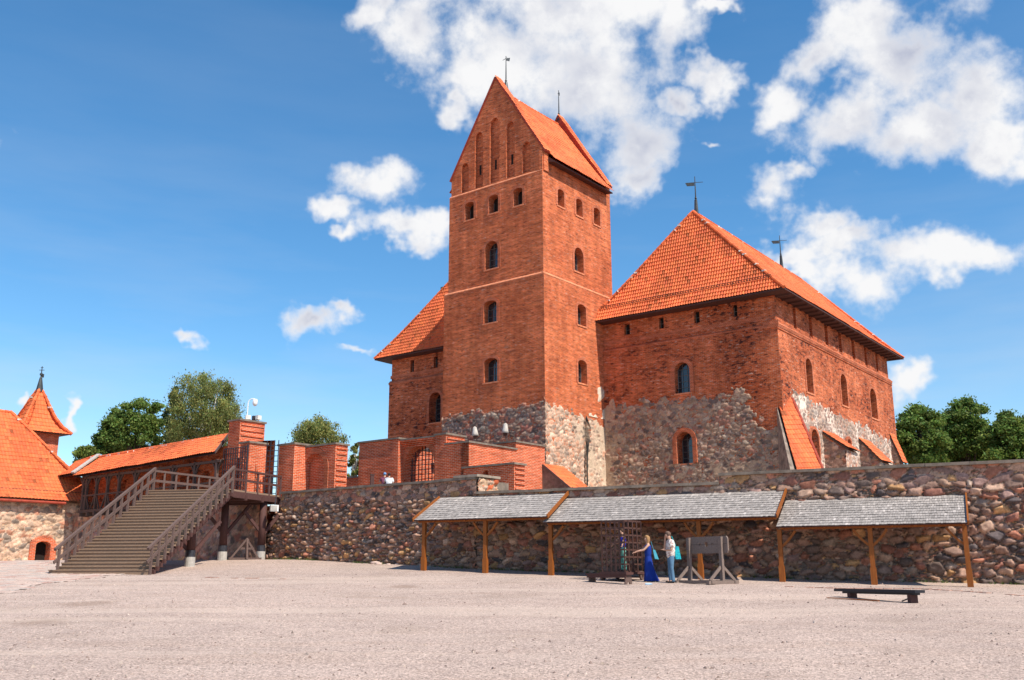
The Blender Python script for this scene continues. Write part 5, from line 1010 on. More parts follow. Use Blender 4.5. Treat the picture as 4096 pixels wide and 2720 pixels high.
# ------------------------------------------------------------------ gallery with curtain wall
Ga = atZ(q(12, 405, 625), LZ); Gb = np.array([-15.8, 53.4, LZ]); gd = Gb - Ga; GL = np.linalg.norm(gd[:2]); GF = Face(Ga, math.degrees(math.atan2(gd[1], gd[0])))
def build_gallery():
    t = thing('wall_gallery', GF.pt(GL / 2, 2.2), 'long roofed wooden gallery with dark posts along a brick curtain wall', 'gallery')
    e = .35; ez = 7.98; rz = 9.15
    seg = 4
    Ea, Eb = GF.w(q(1, 462, 790), e), GF.w(q(2, 232, 432), e); Ta, Tb = GF.w(q(1, 626, 672), -1.9), GF.w(q(2, 338, 292), -1.9)
    Ec, Ed = GF.w(q(1, 366, 792), e), GF.w(q(1, 455, 772), e); Tc, Td = GF.w(q(1, 478, 706), -1.9), GF.w(q(1, 618, 660), -1.9)
    tile_roof('roof', Ea, Eb, Ta, Tb, t, cw=.23, ch=.32, seed=71); ridge_caps('ridge_tiles', [Ta, Tb], t, seed=9)
    mb = MB(); mb.beam(Eb + [0, 0, -.02], Tb, .06, .16); obj('verge_board', mb, MAT['grey_wood'], t)
    tile_roof('lower_roof', Ec, Ed, Tc, Td, t, cw=.23, ch=.32, seed=72); ridge_caps('ridge_tiles', [Tc, Td], t, seed=10)
    mb = MB(); mb.beam(Ed + [0, 0, .03], Td + [0, 0, .06], .26, .10); obj('white_verge', mb, MAT['concrete'], t)
    mb = MB(); mb.poly([Ec - [0, 0, .12], Ed - [0, 0, .12], Td - [0, 0, .3], Tc - [0, 0, .3]]); mb.poly([Ea - [0, 0, .12], Eb - [0, 0, .12], Tb - [0, 0, .3], Ta - [0, 0, .3]]); obj('soffit', mb, MAT['gallery_wood'], t)
    mb = MB(); mb.fbox(GF, -.2, GL - .4, ez - .38, ez - .24, -.08, .08); obj('eave_beam', mb, MAT['gallery_wood'], t)
    xs = [GF.sz((x, 1850))[0] for x in (325, 358, 397, 440, 485, 549, 621, 697, 783, 869)]
    for i, s in enumerate(xs):
        s = max(0.05, min(GL - .1, s)); mb = MB(); mb.fbox(GF, s - .08, s + .08, LZ, ez - .2, -.08, .08); obj('post', mb, MAT['gallery_wood'] if i < 9 else MAT['grey_wood'], t)
        for sg in (-1, 1):
            P = [GF.pt(s + sg * .05, ez - .95), GF.pt(s + sg * .2, ez - .6), GF.pt(s + sg * .55, ez - .22)]; mb = MB(); mb.beam(P[0], P[1], .08, .09, GF.n); mb.beam(P[1], P[2], .08, .09, GF.n); obj('brace', mb, MAT['gallery_wood'], t)
        if i < 9:
            s2 = min(GL, max(xs[i + 1], s + .3)); m = (s + s2) / 2
            for a, b in ((s + .1, m), (s2 - .1, m)): mb = MB(); mb.beam(GF.pt(a, LZ + .86, .03), GF.pt(m + (a - m) * .25, LZ + .02, .03), .07, .08, GF.n); obj('rail_brace', mb, MAT['gallery_wood'], t)
    mb = MB(); mb.fbox(GF, 0, GL, LZ + .86, LZ + .96, -.05, .07); obj('handrail', mb, MAT['gallery_wood'], t)
    mb = MB(); mb.fbox(GF, -.2, GL + .1, LZ - .18, LZ, -1.55, .12); obj('floor', mb, MAT['gallery_wood'], t)
    for i in range(18): s = .3 + i * GL / 18; mb = MB(); mb.fbox(GF, s - .09, s + .09, LZ - .42, LZ - .18, -1.5, .22); obj('floor_joist', mb, MAT['gallery_wood'], t)
    ni = []
    for s in np.arange(2.0, GL - 1, 2.35): ni.append((arch(s, s + .9, LZ + .5, LZ + 1.9, 'round'), .3))
    mb = MB(); holed(mb, GF, [(-2.4, LZ - .2), (GL + 1.2, LZ - .2), (GL + 1.2, 8.8), (-2.4, 8.8)], ni, -1.5, back=ni); mb.poly([GF.pt(-2.4, LZ - .2, -2.3), GF.pt(-2.4, 8.9, -2.3), GF.pt(GL + 1.2, 8.9, -2.3), GF.pt(GL + 1.2, LZ - .2, -2.3)]); mb.poly([GF.pt(-2.4, 8.8, -1.5), GF.pt(GL + 1.2, 8.8, -1.5), GF.pt(GL + 1.2, 8.9, -2.3), GF.pt(-2.4, 8.9, -2.3)]); obj('curtain_wall', mb, MAT['brick_wing'], t)
    stone_sheet('stone_foot', GF, -2.4, GL + 3.6, 1.2, LZ - .1, t, res=.09, cell=.4, relief=.1, base=-.4, mask=None, mortar=(.25, .2, .15), seed=91)
    return t
build_gallery()

# ------------------------------------------------------------------ left building and turret
Lc = atY(q(1, 405, 1150), 64.8); LF = Face(Lc, 52)
def build_left():
    t = thing('gate_building', LF.pt(-4, 2.3), 'stone building with big orange tile roof cut by the left edge of the photo', 'building')
    ez = LF.sz(q(1, 300, 940), .4)[1]; h = 5.9; W = 3.7; zb = 1.6
    dr = LF.rect(1, 215, 1200, 308, 1325); dr = (dr[0], dr[1], 1.6, dr[3]); do = (arch(*dr, 'seg'), .5)
    mb = MB(); sw = LF.sz(q(1, 700, 960), .5)[0] - .5; holed(mb, LF, [(-18, zb), (sw, zb), (sw, ez + .2), (-18, ez + .2)], [do]); mb.poly([LF.pt(sw, zb), LF.pt(sw, zb, -8), LF.pt(sw, ez + .2, -8), LF.pt(sw, ez + .2)]); obj('wall', mb, MAT['brick_new'], t)
    dp = obj('door', MB().prism([LF.pt(a, b, -.5) for a, b in do[0]], -LF.n * .05), MAT['dark'], t); mb = MB(); ring(mb, LF, do[0], .38, -.002, .14); obj('door_surround', mb, MAT['brick_new'], t)
    stone_sheet('masonry', LF, -14, sw, zb, ez + .1, t, res=.06, cell=.33, relief=.10, base=.02, holes=[[(dr[0] - .35, 0), (dr[1] + .35, 0), (dr[1] + .35, dr[3] + .1), (dr[0] - .35, dr[3] + .1)], do[0]], mortar=(.58, .42, .30), seed=95, pal=[(.58, .43, .33), (.5, .36, .27), (.42, .32, .25), (.62, .48, .37), (.5, .26, .18), (.26, .22, .19)],
                plaster=lambda S, Z: .3 + (fbm(S, Z, 5, 3) - .5) * .6, plc=(.62, .47, .36))
    sc = LF.sz(q(1, 700, 960), .5)[0]; best = min(np.arange(2, 12, .02), key=lambda w_: abs(proj_dbg(LF.pt(sc - w_, 10, .5 - w_))[0] - 25.5)); W = float(best); apt = LF.pt(sc - W, 0, .5 - W); h = atY(q(1, 40, 390), apt[1])[2] - ez
    E1 = LF.pt(sc, ez, .5); E0 = LF.pt(-24, ez, .5); T1 = LF.pt(sc - W, ez + h, .5 - W); T0 = LF.pt(-24, ez + h, .5 - W)
    tile_roof('roof', E0, E1, T0, T1, t, cw=.22, ch=.33, flare=.3, seed=98); E2 = LF.pt(sc, ez, .5 - 2 * W); tile_roof('roof', E1, E2, T1, T1 + [.01, .01, 0], t, cw=.22, ch=.33, flare=.3, seed=99, nsub=4)
    ridge_caps('hip_tiles', [curvept(E0, E1, T0, T1, .3, v, 1, .05) for v in np.linspace(0, 1, 7)], t, seed=7); ridge_caps('hip_tiles', [T0, T1], t, seed=8)
    mb = MB(); mb.tube([LF.pt(-14, ez - .16, .5), LF.pt(-.4, ez - .16, .5)], .09, 8); obj('gutter', mb, MAT['red_paint'], t); mb = MB(); mb.poly([LF.pt(-18, ez - .1, .4), LF.pt(sc - .2, ez - .1, .4), LF.pt(sc - .2, ez - .1, -4), LF.pt(-18, ez - .1, -6)]); obj('soffit', mb, MAT['dark_wood'], t)
    mb = MB()
    for i, (dx) in enumerate(range(1)):
        P = curvept(E0, E1, T0, T1, .4, .12, 0, .1); P2 = curvept(E0, E1, T0, T1, .4, .12, 1, .1); mb.tube([P, P2], .02, 5)
    obj('snow_guard', mb, MAT['iron_dark'], t)
build_left()
def build_turret():
    c = atY(q(17, 1118, 1130), 74); F = Face(c, 52); w = abs(F.sz(q(17, 350, 955))[0]); ez = c[2]; t = thing('brick_turret', F.pt(-w / 2, 3, -w / 2), 'small brick turret with pointed square tile roof and spike behind the left roof', 'turret')
    apx = F.pt(-w / 2, 0, -w / 2); r = ray(q(17, 625, 400)); tt = ((apx - CAM)[1]) / r[1]; az = (CAM + r * tt)[2]; apx[2] = az
    C = [F.pt(-w, ez), F.pt(0, ez), F.pt(0, ez, -w), F.pt(-w, ez, -w)]
    for i in range(4): tile_roof('roof', C[i], C[(i + 1) % 4], apx, apx + [.001, .001, 0], t, cw=.24, ch=.38, flare=.35, seed=110 + i)
    for i in range(4): ridge_caps('hip_tiles', [curvept(C[i], C[(i + 1) % 4], apx, apx + [.001, .001, 0], .35, v, 0, .05) for v in np.linspace(0, 1, 6)], t, r=.12, seed=20 + i)
    k = .62; mb = MB(); mb.fbox(F, -w + k, -k, 3, ez + .1, -w + k, -k); obj('wall', mb, MAT['brick_new'], t); mb = MB(); mb.poly([p + [0, 0, -.02] for p in C]); obj('soffit', mb, MAT['dark_wood'], t)
    sp_ = az - .1; H = atY(q(17, 655, 60), apx[1])[2]; mb = MB(); b = np.array([apx[0], apx[1], 0]); mb.tube([b + [0, 0, sp_ - .2], b + [0, 0, sp_ + .9], b + [0, 0, sp_ + (H - sp_) * .55], b + [0, 0, H]], [.3, .1, .05, .03], 8); s = obj('spire', mb, MAT['lead'], t)
    mb = MB(); mb.tube([b + [0, 0, sp_ + 1.1], b + [0, 0, sp_ + 1.25]], [.12, .12], 8); mb.box(b + [.1, 0, H - .75], .12, .01, .14); mb.box(b + [0, 0, H - .3], .2, .02, .02); mb.box(b + [0, 0, H - .1], .1, .02, .02); sub('finial', mb, MAT['lead'], s)
build_turret()

# ------------------------------------------------------------------ trees
def tree(name, label, px, ytop, ybot, wpx, Y, seed, col=(.055, .10, .025), bark='bark', leaf=.26, n=15000, clumps=34, droop=0., group=None, cone=0., zg=2.0, base_frac=.0):
    """a crown of leaf clumps on limbs: px, ytop, ybot, wpx read off the photograph at 2361 px width, Y metres away"""
    rng = np.random.default_rng(seed); top = atY((px * 1.73486, ytop * 1.73486), Y); X = top[0]; k = Y / 2293.; W = wpx * k; zb = atY((px * 1.73486, ybot * 1.73486), Y)[2]; zt = top[2]
    zb = min(zb, zt - W * .55) - base_frac; H = zt - zb; t = thing(name, (X, Y, zg), label, 'tree', group)
    C = []; R = []; clumps = int(clumps * 2.4); n = int(n * 2.2); leaf = leaf * .8; cen = np.array([X, Y, zb + H * .5])
    lob = rng.normal(size=(7, 3)); lob /= np.linalg.norm(lob, axis=1)[:, None]; la = rng.uniform(.08, .24, 7)
    while len(C) < clumps:
        u = rng.normal(size=3); u /= np.linalg.norm(u); rr = rng.uniform(.25, 1.0) ** .5; prof = 1 - .22 * sum(0 for _ in ())
        bump_ = 1 + sum(a_ * max(0, u @ l_) ** 3 for a_, l_ in zip(la, lob)) * 1.2 - .16
        taper = 1 - cone * max(0, u[2]) if cone else 1
        c = cen + u * rr * bump_ * np.array([W / 2 * taper, W / 2 * taper, H / 2]); C.append(c); R.append(rng.uniform(.045, .11) * W * (1.25 - .5 * rr))
    C.append(np.array([X + .03 * W, Y, zt - .08 * W])); R.append(.08 * W); C = np.array(C); R = np.array(R)
    ci = rng.choice(len(C), n, p=R ** 2 / (R ** 2).sum()); d = rng.normal(size=(n, 3)); d /= np.linalg.norm(d, axis=1)[:, None]; rr = np.where(rng.random(n) < .3, rng.uniform(.8, 2.4, n), rng.uniform(.05, 1.5, n) ** .8)
    P = C[ci] + d * (R[ci] * rr)[:, None] * [1.15, 1.15, .75]
    if droop: P[:, 2] -= droop * rng.random(n) ** 2 * R[ci] * 2.6
    nr = d * .35 + rng.normal(size=(n, 3)) * .6 + [0, 0, .45]; nr /= np.linalg.norm(nr, axis=1)[:, None]; a = np.cross(nr, rng.normal(size=(n, 3))); a /= np.linalg.norm(a, axis=1)[:, None]; b = np.cross(nr, a)
    if droop: a = a * .5 + np.array([0, 0, -1.]) * droop * .8
    s = leaf * rng.uniform(.5, 1.3, n)[:, None]; V_ = np.stack([P - a * s * .55, P + b * s * .3 - a * s * .05, P + a * s * .6, P - b * s * .32 + a * s * .05], 1).reshape(-1, 3); fs = np.arange(4 * n).reshape(-1, 4)
    cl = rng.uniform(.75, 1.3, len(C)); cols = np.array(col)[None] * (rng.uniform(.7, 1.4, n) * cl[ci])[:, None]; cols[:, 0] *= rng.uniform(.8, 1.4, n)
    o = raw('crown', V_, fs.tolist(), MAT['leaf'], t, False, uvauto=False); facecol(o.data, np.clip(cols, .005, .6))
    mb = MB(); tr = .022 * (zt - zg); mid = np.array([X + rng.uniform(-.3, .3), Y, zb + H * .25]); pts = [np.array([X, Y, zg - .2]), np.array([X, Y, zg + (zb - zg) * .6]), mid, np.array([X, Y, zb + H * .8])]
    mb.tube(pts, [tr * 1.3, tr, tr * .7, tr * .15], 9); 
    for i in rng.choice(len(C), min(16, len(C)), replace=False):
        f = rng.uniform(.1, .75); a0 = pts[1] + (pts[3] - pts[1]) * f; m = (a0 + C[i]) / 2 + [0, 0, .1 * R[i]]; mb.tube([a0, m, C[i]], [tr * .4, tr * .25, tr * .06], 6)
    obj('trunk', mb, MAT[bark], t, True)
TG = 'trees behind the castle walls'
G1, G2, G3 = (.17, .24, .05), (.21, .25, .075), (.13, .21, .045)
tree('maple_tree', 'dark green round-crowned tree left of the tall birch, behind the gallery roof', 318, 922, 1060, 120, 98, 1, G3, leaf=.34, group=TG)
tree('maple_tree', 'small low tree crown beside the pointed turret, behind the gallery roof', 262, 985, 1062, 74, 99, 2, G3, leaf=.34, n=8000, clumps=18, group=TG)
tree('bush_tree', 'lowest leafy crown at the left end of the gallery roof', 205, 1028, 1070, 62, 97, 3, G1, leaf=.3, n=6000, clumps=16, group=TG)
tree('birch_tree', 'tallest birch with drooping pale green twigs behind the brick pier', 478, 874, 1040, 178, 96, 4, G2, 'birch_bark', .26, 26000, 52, .6, TG)
tree('spruce_tree', 'narrow dark pointed tree at the left edge of the tallest birch', 405, 893, 1040, 52, 101, 5, (.03, .06, .022), leaf=.3, n=8000, clumps=20, cone=.4, group=TG)
tree('birch_tree', 'birch crown with loose drooping twigs behind the niche wall', 735, 958, 1080, 136, 88, 6, G2, 'birch_bark', .24, 15000, 40, .6, TG)
tree('birch_tree', 'thin birch seen in the gap beside the gatehouse wall', 822, 1022, 1120, 44, 88, 7, G2, 'birch_bark', .24, 5000, 16, .6, TG)
tree('oak_tree', 'broad dark tree directly behind the right corner of the palace', 2118, 940, 1090, 128, 92, 8, G3, leaf=.36, group=TG, n=18000)
tree('oak_tree', 'highest dark crown among the trees right of the castle', 2212, 926, 1090, 132, 95, 9, G3, leaf=.36, group=TG, n=18000, clumps=40)
tree('oak_tree', 'dark tree crown at the right edge of the photograph', 2318, 948, 1090, 120, 90, 10, G3, leaf=.36, group=TG, n=18000, clumps=40)
tree('oak_tree', 'tree crown just beyond the right edge, touching its neighbour', 2400, 965, 1090, 110, 96, 13, G3, leaf=.36, group=TG, n=9000)
tree('oak_tree', 'shorter crown filling the gap between the two dark trees behind the wall', 2265, 985, 1090, 90, 99, 11, G1, leaf=.36, group=TG, n=9000)
tree('oak_tree', 'short crown in the gap behind the palace corner and the highest dark tree', 2165, 975, 1090, 80, 100, 12, G1, leaf=.36, group=TG, n=9000)

# ------------------------------------------------------------------ people
def skin(name, P, edges, R_, mat, parent, lvl=1, root=0):
    me = D.meshes.new(name); me.from_pydata([tuple(p) for p in P], edges, []); o = D.objects.new(name, me); COL.objects.link(o)
    m = o.modifiers.new('skin', 'SKIN'); m.use_smooth_shade = True
    sv = me.skin_vertices[0].data
    for i, r in enumerate(R_): r = (r, r) if not hasattr(r, '__len__') else r; sv[i].radius = r; sv[i].use_root = (i == root)
    s = o.modifiers.new('sub', 'SUBSURF'); s.levels = lvl; s.render_levels = lvl
    dg = bpy.context.evaluated_depsgraph_get(); ev = o.evaluated_get(dg); nm = D.meshes.new_from_object(ev); D.objects.remove(o)
    nm.name = name; nm.materials.clear(); fin(nm, mat, True); return put(name, nm, parent)
def person(loc, heading, label, H, arms, wear, hair=None, lean=0., head_tilt=0., spread=.1, skinc=(.52, .30, .21), dress=False, cat='person', group=None, female=False):
    t = thing('person', loc, label, 'person', group); t.rotation_euler = (0, 0, rad(heading) - math.pi / 2); k = H / 1.75
    sk = plain('skin_tone', skinc, .6, 0, .06, 6, 0); w = .88 if female else 1.0
    S = {}
    def P(x, y, z): return np.array([x, y + lean * (z - .9) * (z > .9), z]) * k
    J = [P(0, 0, .95), P(0, 0, 1.12), P(0, .0, 1.32), P(0, 0, 1.47), P(0, .02, 1.56), P(0, .035 + head_tilt, 1.64), P(0, .02 + head_tilt, 1.71)]
    R_ = [(.10 * w, .08), (.09 * w, .07), (.12 * w, .08), (.05, .05), (.055, .06), (.075, .09), (.06, .07)]; E_ = [(0, 1), (1, 2), (2, 3), (3, 4), (4, 5), (5, 6)]
    def ch(par, pts, rs):
        for p, r in zip(pts, rs): J.append(p); R_.append(r); E_.append((par, len(J) - 1)); par = len(J) - 1
        return par
    ch(5, [P(0, .135 + head_tilt, 1.625)], [(.014, .014)])
    for sx in (-1, 1):
        ch(0, [P(sx * .09, 0, .88), P(sx * (.09 + spread * .3), .015, .50), P(sx * (.09 + spread * .6), -.015, .10), P(sx * (.10 + spread * .6), .13, .035)], [(.085, .085), (.055, .058), (.036, .04), (.035, .03)])
        sh = P(sx * .185 * w, 0, 1.41); el = np.array(arms[0 if sx < 0 else 1][0]) * k; wr = np.array(arms[0 if sx < 0 else 1][1]) * k; d = (wr - el); d /= np.linalg.norm(d)
        palm = wr + d * .07 * k; e = ch(2, [sh, el, wr, palm], [(.055 * w, .055 * w), (.042, .042), (.027, .027), (.032, .018)])
        side = np.cross(d, [0, 0, 1.]); side = side / (np.linalg.norm(side) + 1e-6)
        for f in range(4): b = palm + side * (f - 1.5) * .018 * k + d * .02 * k; ch(e, [b + d * .03 * k, b + d * (.055 + .01 * (f in (1, 2))) * k - np.array([0, 0, .015])], [(.009, .009), (.008, .008)])
        ch(e - 1 if False else e, [palm + side * -.045 * k - d * .01 * k], [(.01, .01)])
    rs = [((r[0] * k * 1.12, r[1] * k * 1.12)) for r in R_]
    skin('body', J, E_, rs, sk, t, 1)
    # face
    fm = plain('eye', (.03, .02, .02), .3, 0, 0, 1, 0)
    for sx in (-1, 1): mb = MB(); c = P(sx * .03, .115 + head_tilt, 1.645); mb.tube([c, c + [0, .012, 0]], [.011 * k, .007 * k], 6); raw('eye', np.array(mb.v) + wloc(t), mb.f, fm, t, uvauto=False)
    mb = MB(); c = P(0, .12 + head_tilt, 1.585); mb.box(c, .022 * k, .006, .005 * k); raw('mouth', np.array(mb.v) + wloc(t), mb.f, plain('lip', (.35, .1, .08), .5, 0, 0, 1, 0), t, uvauto=False)
    for nm, mat, kind in wear:
        fct = 1.0
        if kind == 'shirt':
            Q = [P(0, 0, .80), P(0, 0, 1.08), P(0, 0, 1.32), P(0, 0, 1.46)]; q_ = [(.15 * w, .13), (.145 * w, .12), (.17 * w, .12), (.085, .075)]; e_ = [(0, 1), (1, 2), (2, 3)]
            for sx in (-1, 1): sh = P(sx * .19 * w, 0, 1.41); el = np.array(arms[0 if sx < 0 else 1][0]) * k; Q += [sh, sh + (el - sh) * .75]; q_ += [(.075, .075), (.068, .068)]; e_ += [(2, len(Q) - 2), (len(Q) - 2, len(Q) - 1)]
        elif kind == 'top':
            Q = [P(0, 0, .86), P(0, 0, 1.08), P(0, 0, 1.30), P(0, 0, 1.44)]; q_ = [(.135 * w, .11), (.125 * w, .10), (.165 * w, .115), (.12, .08)]; e_ = [(0, 1), (1, 2), (2, 3)]
        elif kind == 'trousers':
            mb = MB(); n_ = 16
            for sx in (-1, 1):
                tp = []
                for z_, r_, xo, yo in ((1.0, .088, .058, 0), (.92, .102, .066, 0), (.82, .098, .085, 0), (.66, .080, .088 + spread * .15, .01), (.50, .068, .09 + spread * .3, .015), (.30, .066, .09 + spread * .45, 0), (.12, .066, .09 + spread * .6, -.012), (.05, .074, .09 + spread * .6, -.005)): tp.append((P(sx * xo, yo, z_), r_ * k * (1 if not female else .94)))
                mb.tube([p_ for p_, _ in tp], [r_ for _, r_ in tp], n_)
            mb.tube([P(0, 0, 1.02), P(0, 0, .92), P(0, 0, .80), P(0, 0, .74)], [.105 * k, .118 * k, .105 * k, .04 * k], n_)
            V_ = np.array(mb.v); V_[:, :2] *= (1 + (vn(V_[:, 2:3] * 14 + 3, np.arctan2(V_[:, 1:2], V_[:, 0:1]) * 2, 5) - .5) * .08)
            raw(nm, V_ + wloc(t), mb.f, mat, t, True, uvauto=False); continue
        elif kind == 'shoes':
            for sx in (-1, 1): b = P(sx * (.10 + spread * .6), -.03, .045); mb = MB(); mb.tube([b, b + P(0, .08, .0) * [1, 1, 0], b + np.array([0, .2, -.012]) * k], [.045, .05, .035], 8); raw('shoe', np.array(mb.v) * [1, 1, 1] + wloc(t), mb.f, mat, t, True, uvauto=False)
            continue
        elif kind == 'skirt':
            vs = []; fs = []; n = 28; L_ = [(1.06, .125, .10, 0), (.98, .14, .115, 0), (.85, .17, .14, 0), (.6, .19, .17, -.02), (.3, .23, .22, -.06), (.03, .30, .29, -.11)]
            for (z, rx, ry, yo) in L_:
                for i in range(n): a = 2 * math.pi * i / n; f = 1 + .10 * math.sin(a * 7) * (1 - z); vs.append(P(0, 0, z) * [1, 1, 1] + np.array([math.cos(a) * rx * f, math.sin(a) * ry * f + yo, 0]) * k)
            fs = [(j * n + i, j * n + (i + 1) % n, (j + 1) * n + (i + 1) % n, (j + 1) * n + i) for j in range(len(L_) - 1) for i in range(n)] + [tuple(range(n))]
            raw(nm, np.array(vs) + wloc(t), fs, mat, t, True, uvauto=False); continue
        skin(nm, Q, e_, [(a * k * 1.42 * fct, b * k * 1.42 * fct) for a, b in q_], mat, t, 1)
    if hair:
        mat, ln = hair; bm = bmesh.new(); bmesh.ops.create_icosphere(bm, subdivisions=3, radius=1); V_ = np.array([v.co for v in bm.verts]); F_c = [tuple(v.index for v in f.verts) for f in bm.faces]; bm.free()
        hc = P(0, head_tilt + .025, 1.675); W_ = V_ * np.array((.088, .112, .105)) * k; low = V_[:, 2] < -.1; front = (V_[:, 1] > .35) & (V_[:, 2] < .45)
        W_[front] *= .72; W_[V_[:, 2] < -.35] *= .86
        if ln > .05: back = (V_[:, 2] < .0) & (V_[:, 1] < .35); W_[back, 2] -= (ln + .04) * k * np.clip(-V_[back, 2] * 1.4, 0, 1); W_[back, 0] *= 1.12; W_[back, 1] -= .012 * k
        W_ *= (1 + (vn(V_[:, 0] * 6 + 9, V_[:, 2] * 3 + V_[:, 1] * 5, 4) - .5) * .10)[:, None]
        raw('hair', W_ + hc + wloc(t), F_c, mat, t, True, uvauto=False)
    return t
def cloth(name, c, c2=None, sc=6.):
    m, N, L, B = nodes(name); tc = N.new('ShaderNodeTexCoord'); n = nz(N, L, sc, 3, .6, tc.outputs['Object'])
    if c2: L.new(mix(N, L, ramp(N, L, n.outputs['Fac'], .50, .58), c, c2), B.inputs['Base Color'])
    else: L.new(mix(N, L, ramp(N, L, n.outputs['Fac'], .3, .7), tuple(x * .85 for x in c), tuple(x * 1.1 for x in c)), B.inputs['Base Color'])
    return m
blue = cloth('royal_blue_cloth', (.010, .036, .24)); denim = cloth('denim', (.10, .19, .29)); floral = cloth('floral_cloth', (.74, .68, .62), (.36, .19, .16), 16); mint = cloth('mint_cloth', (.22, .58, .46)); navy = cloth('violet_blue_cloth', (.03, .03, .34))
black = cloth('black_leather', (.02, .018, .018)); blond = cloth('blond_hair', (.36, .20, .09)); brownh = cloth('brown_hair', (.10, .06, .04)); greyh = cloth('grey_brown_hair', (.16, .10, .075)); turq = cloth('turquoise_cloth', (.02, .42, .46), (.01, .22, .32), 20)
wht = cloth('white_cotton', (.75, .74, .74)); pale = cloth('pale_blue_cloth', (.16, .3, .5)); pink = cloth('dark_pink_cloth', (.2, .06, .1))

# man in the floral shirt
gm = onG(q(7, 1150, 1022)); zt = atY(q(7, 1095, 538), gm[1])[2]; HM = zt - gm[2]
person(gm, 188, 'man in white floral shirt and blue jeans with hand to his mouth', HM * 1.0, (((-.25, .04, 1.12), (-.02, .22, 1.14)), ((.24, .14, 1.14), (.09, .15, 1.50))), (('shirt', floral, 'shirt'), ('jeans', denim, 'trousers'), ('shoes', black, 'shoes')), (greyh, .0), lean=.02, head_tilt=.035, spread=.08)
b = gm + np.array([.26, -.02, 0]); zb = atY(q(7, 1210, 735), gm[1])[2]
t = thing('shoulder_bag', [b[0], b[1], zb], 'turquoise patterned bag hanging behind the man in the floral shirt', 'bag'); mb = MB(); mb.hexa([b * [1, 1, 0] + np.array(v) for v in ((-.10, -.05, zb - .22), (.10, -.05, zb - .22), (.10, .07, zb - .22), (-.10, .07, zb - .22), (-.11, -.03, zb + .22), (.03, -.03, zb + .22), (.03, .05, zb + .22), (-.11, .05, zb + .22))]); obj('bag_body', mb, turq, t); mb = MB(); mb.tube([[b[0] - .06, b[1], zb + .20], [b[0] - .12, b[1], zb + .38], [b[0] - .2, b[1] + .04, zb + .58]], .012, 5); obj('strap', mb, turq, t)
# woman in the long blue dress
gw = onG(q(7, 935, 1008)); zt = atY(q(7, 900, 575), gw[1])[2]; HW_ = zt - gw[2]
person(gw, 185, 'woman in long royal blue dress reaching towards the iron cage', HW_, (((-.17, .20, 1.20), (-.12, .42, 1.16)), ((.17, .22, 1.20), (.12, .46, 1.13))), (('dress_top', blue, 'top'), ('skirt', blue, 'skirt'), ('shoes', black, 'shoes')), (blond, .16), female=True, spread=.04)
zb = atY(q(7, 955, 760), gw[1])[2]; b = gw + np.array([.23, -.05, 0]); t = thing('handbag', [b[0], b[1], zb], 'pale turquoise bag hanging behind the woman in the blue dress', 'bag'); mb = MB(); mb.hexa([b * [1, 1, 0] + np.array(v) for v in ((.0, -.06, zb - .12), (.14, -.06, zb - .14), (.14, .06, zb - .14), (.0, .06, zb - .12), (-.06, -.04, zb + .2), (.02, -.04, zb + .2), (.02, .04, zb + .2), (-.06, .04, zb + .2))]); obj('bag_body', mb, cloth('pale_turquoise', (.08, .38, .48)), t); mb = MB(); mb.tube([[b[0] - .03, b[1], zb + .2], [b[0] - .12, b[1], zb + .5]], .01, 5); obj('strap', mb, cloth('strap_t', (.08, .3, .4)), t)
# iron cage on wheels
Pg = onG(q(7, 712, 1008)); gz = Pg[2]; KA = Face(Pg, -38); KB = Face(Pg, 52); ca = KA.sz(q(7, 490, 700))[0]; cbw = KB.sz(q(7, 864, 700))[0]; kt = KA.sz(q(7, 690, 430))[1]; kb = KA.sz(q(7, 690, 912))[1]
t = thing('iron_cage', Pg, 'tall rusty iron lattice cage on a low wheeled cart with a person inside', 'cage')
sp_p = [(KA, ca, 0, 0), (KB, 0, cbw, 0), (Face(KB.pt(cbw, 0), -38), ca, 0, 0), (Face(KA.pt(ca, 0), 52), 0, cbw, 0)]
nx = (5, 4, 5, 4)
for (F, a, b_, o), n_ in zip(sp_p, nx):
    mb = MB()
    for i in range(n_ + 1): s = a + (b_ - a) * i / n_; mb.fbox(F, s - .03, s + .03, kb, kt, -.008, .008)
    for j in range(8): z = kb + (kt - kb) * j / 7; mb.fbox(F, a, b_, z - .03, z + .03, -.018, .0)
    for i in range(n_ + 1):
        for j in range(8): s = a + (b_ - a) * i / n_; z = kb + (kt - kb) * j / 7; mb.fbox(F, s - .012, s + .012, z - .012, z + .012, .004, .018)
    obj('lattice', mb, MAT['iron_dark'], t)
mb = MB()
for k_ in range(4): d_ = KB.d * cbw * k_ / 3; mb.beam(KA.pt(ca, kt - .01) + d_, KA.pt(0, kt - .01) + d_, .03, .012)
obj('top_bars', mb, MAT['iron_dark'], t)
mb = MB(); mb.hexa([KA.pt(ca - .1, kb - .09, .1), KA.pt(.1, kb - .09, .1), KA.pt(.1, kb - .09, .1) + KB.d * (cbw + .2), KA.pt(ca - .1, kb - .09, .1) + KB.d * (cbw + .2), KA.pt(ca - .1, kb - .01, .1), KA.pt(.1, kb - .01, .1), KA.pt(.1, kb - .01, .1) + KB.d * (cbw + .2), KA.pt(ca - .1, kb - .01, .1) + KB.d * (cbw + .2)]); obj('cart_floor', mb, MAT['dark_wood'], t)
WR = max(.12, (kb - .1 - gz) * .62)
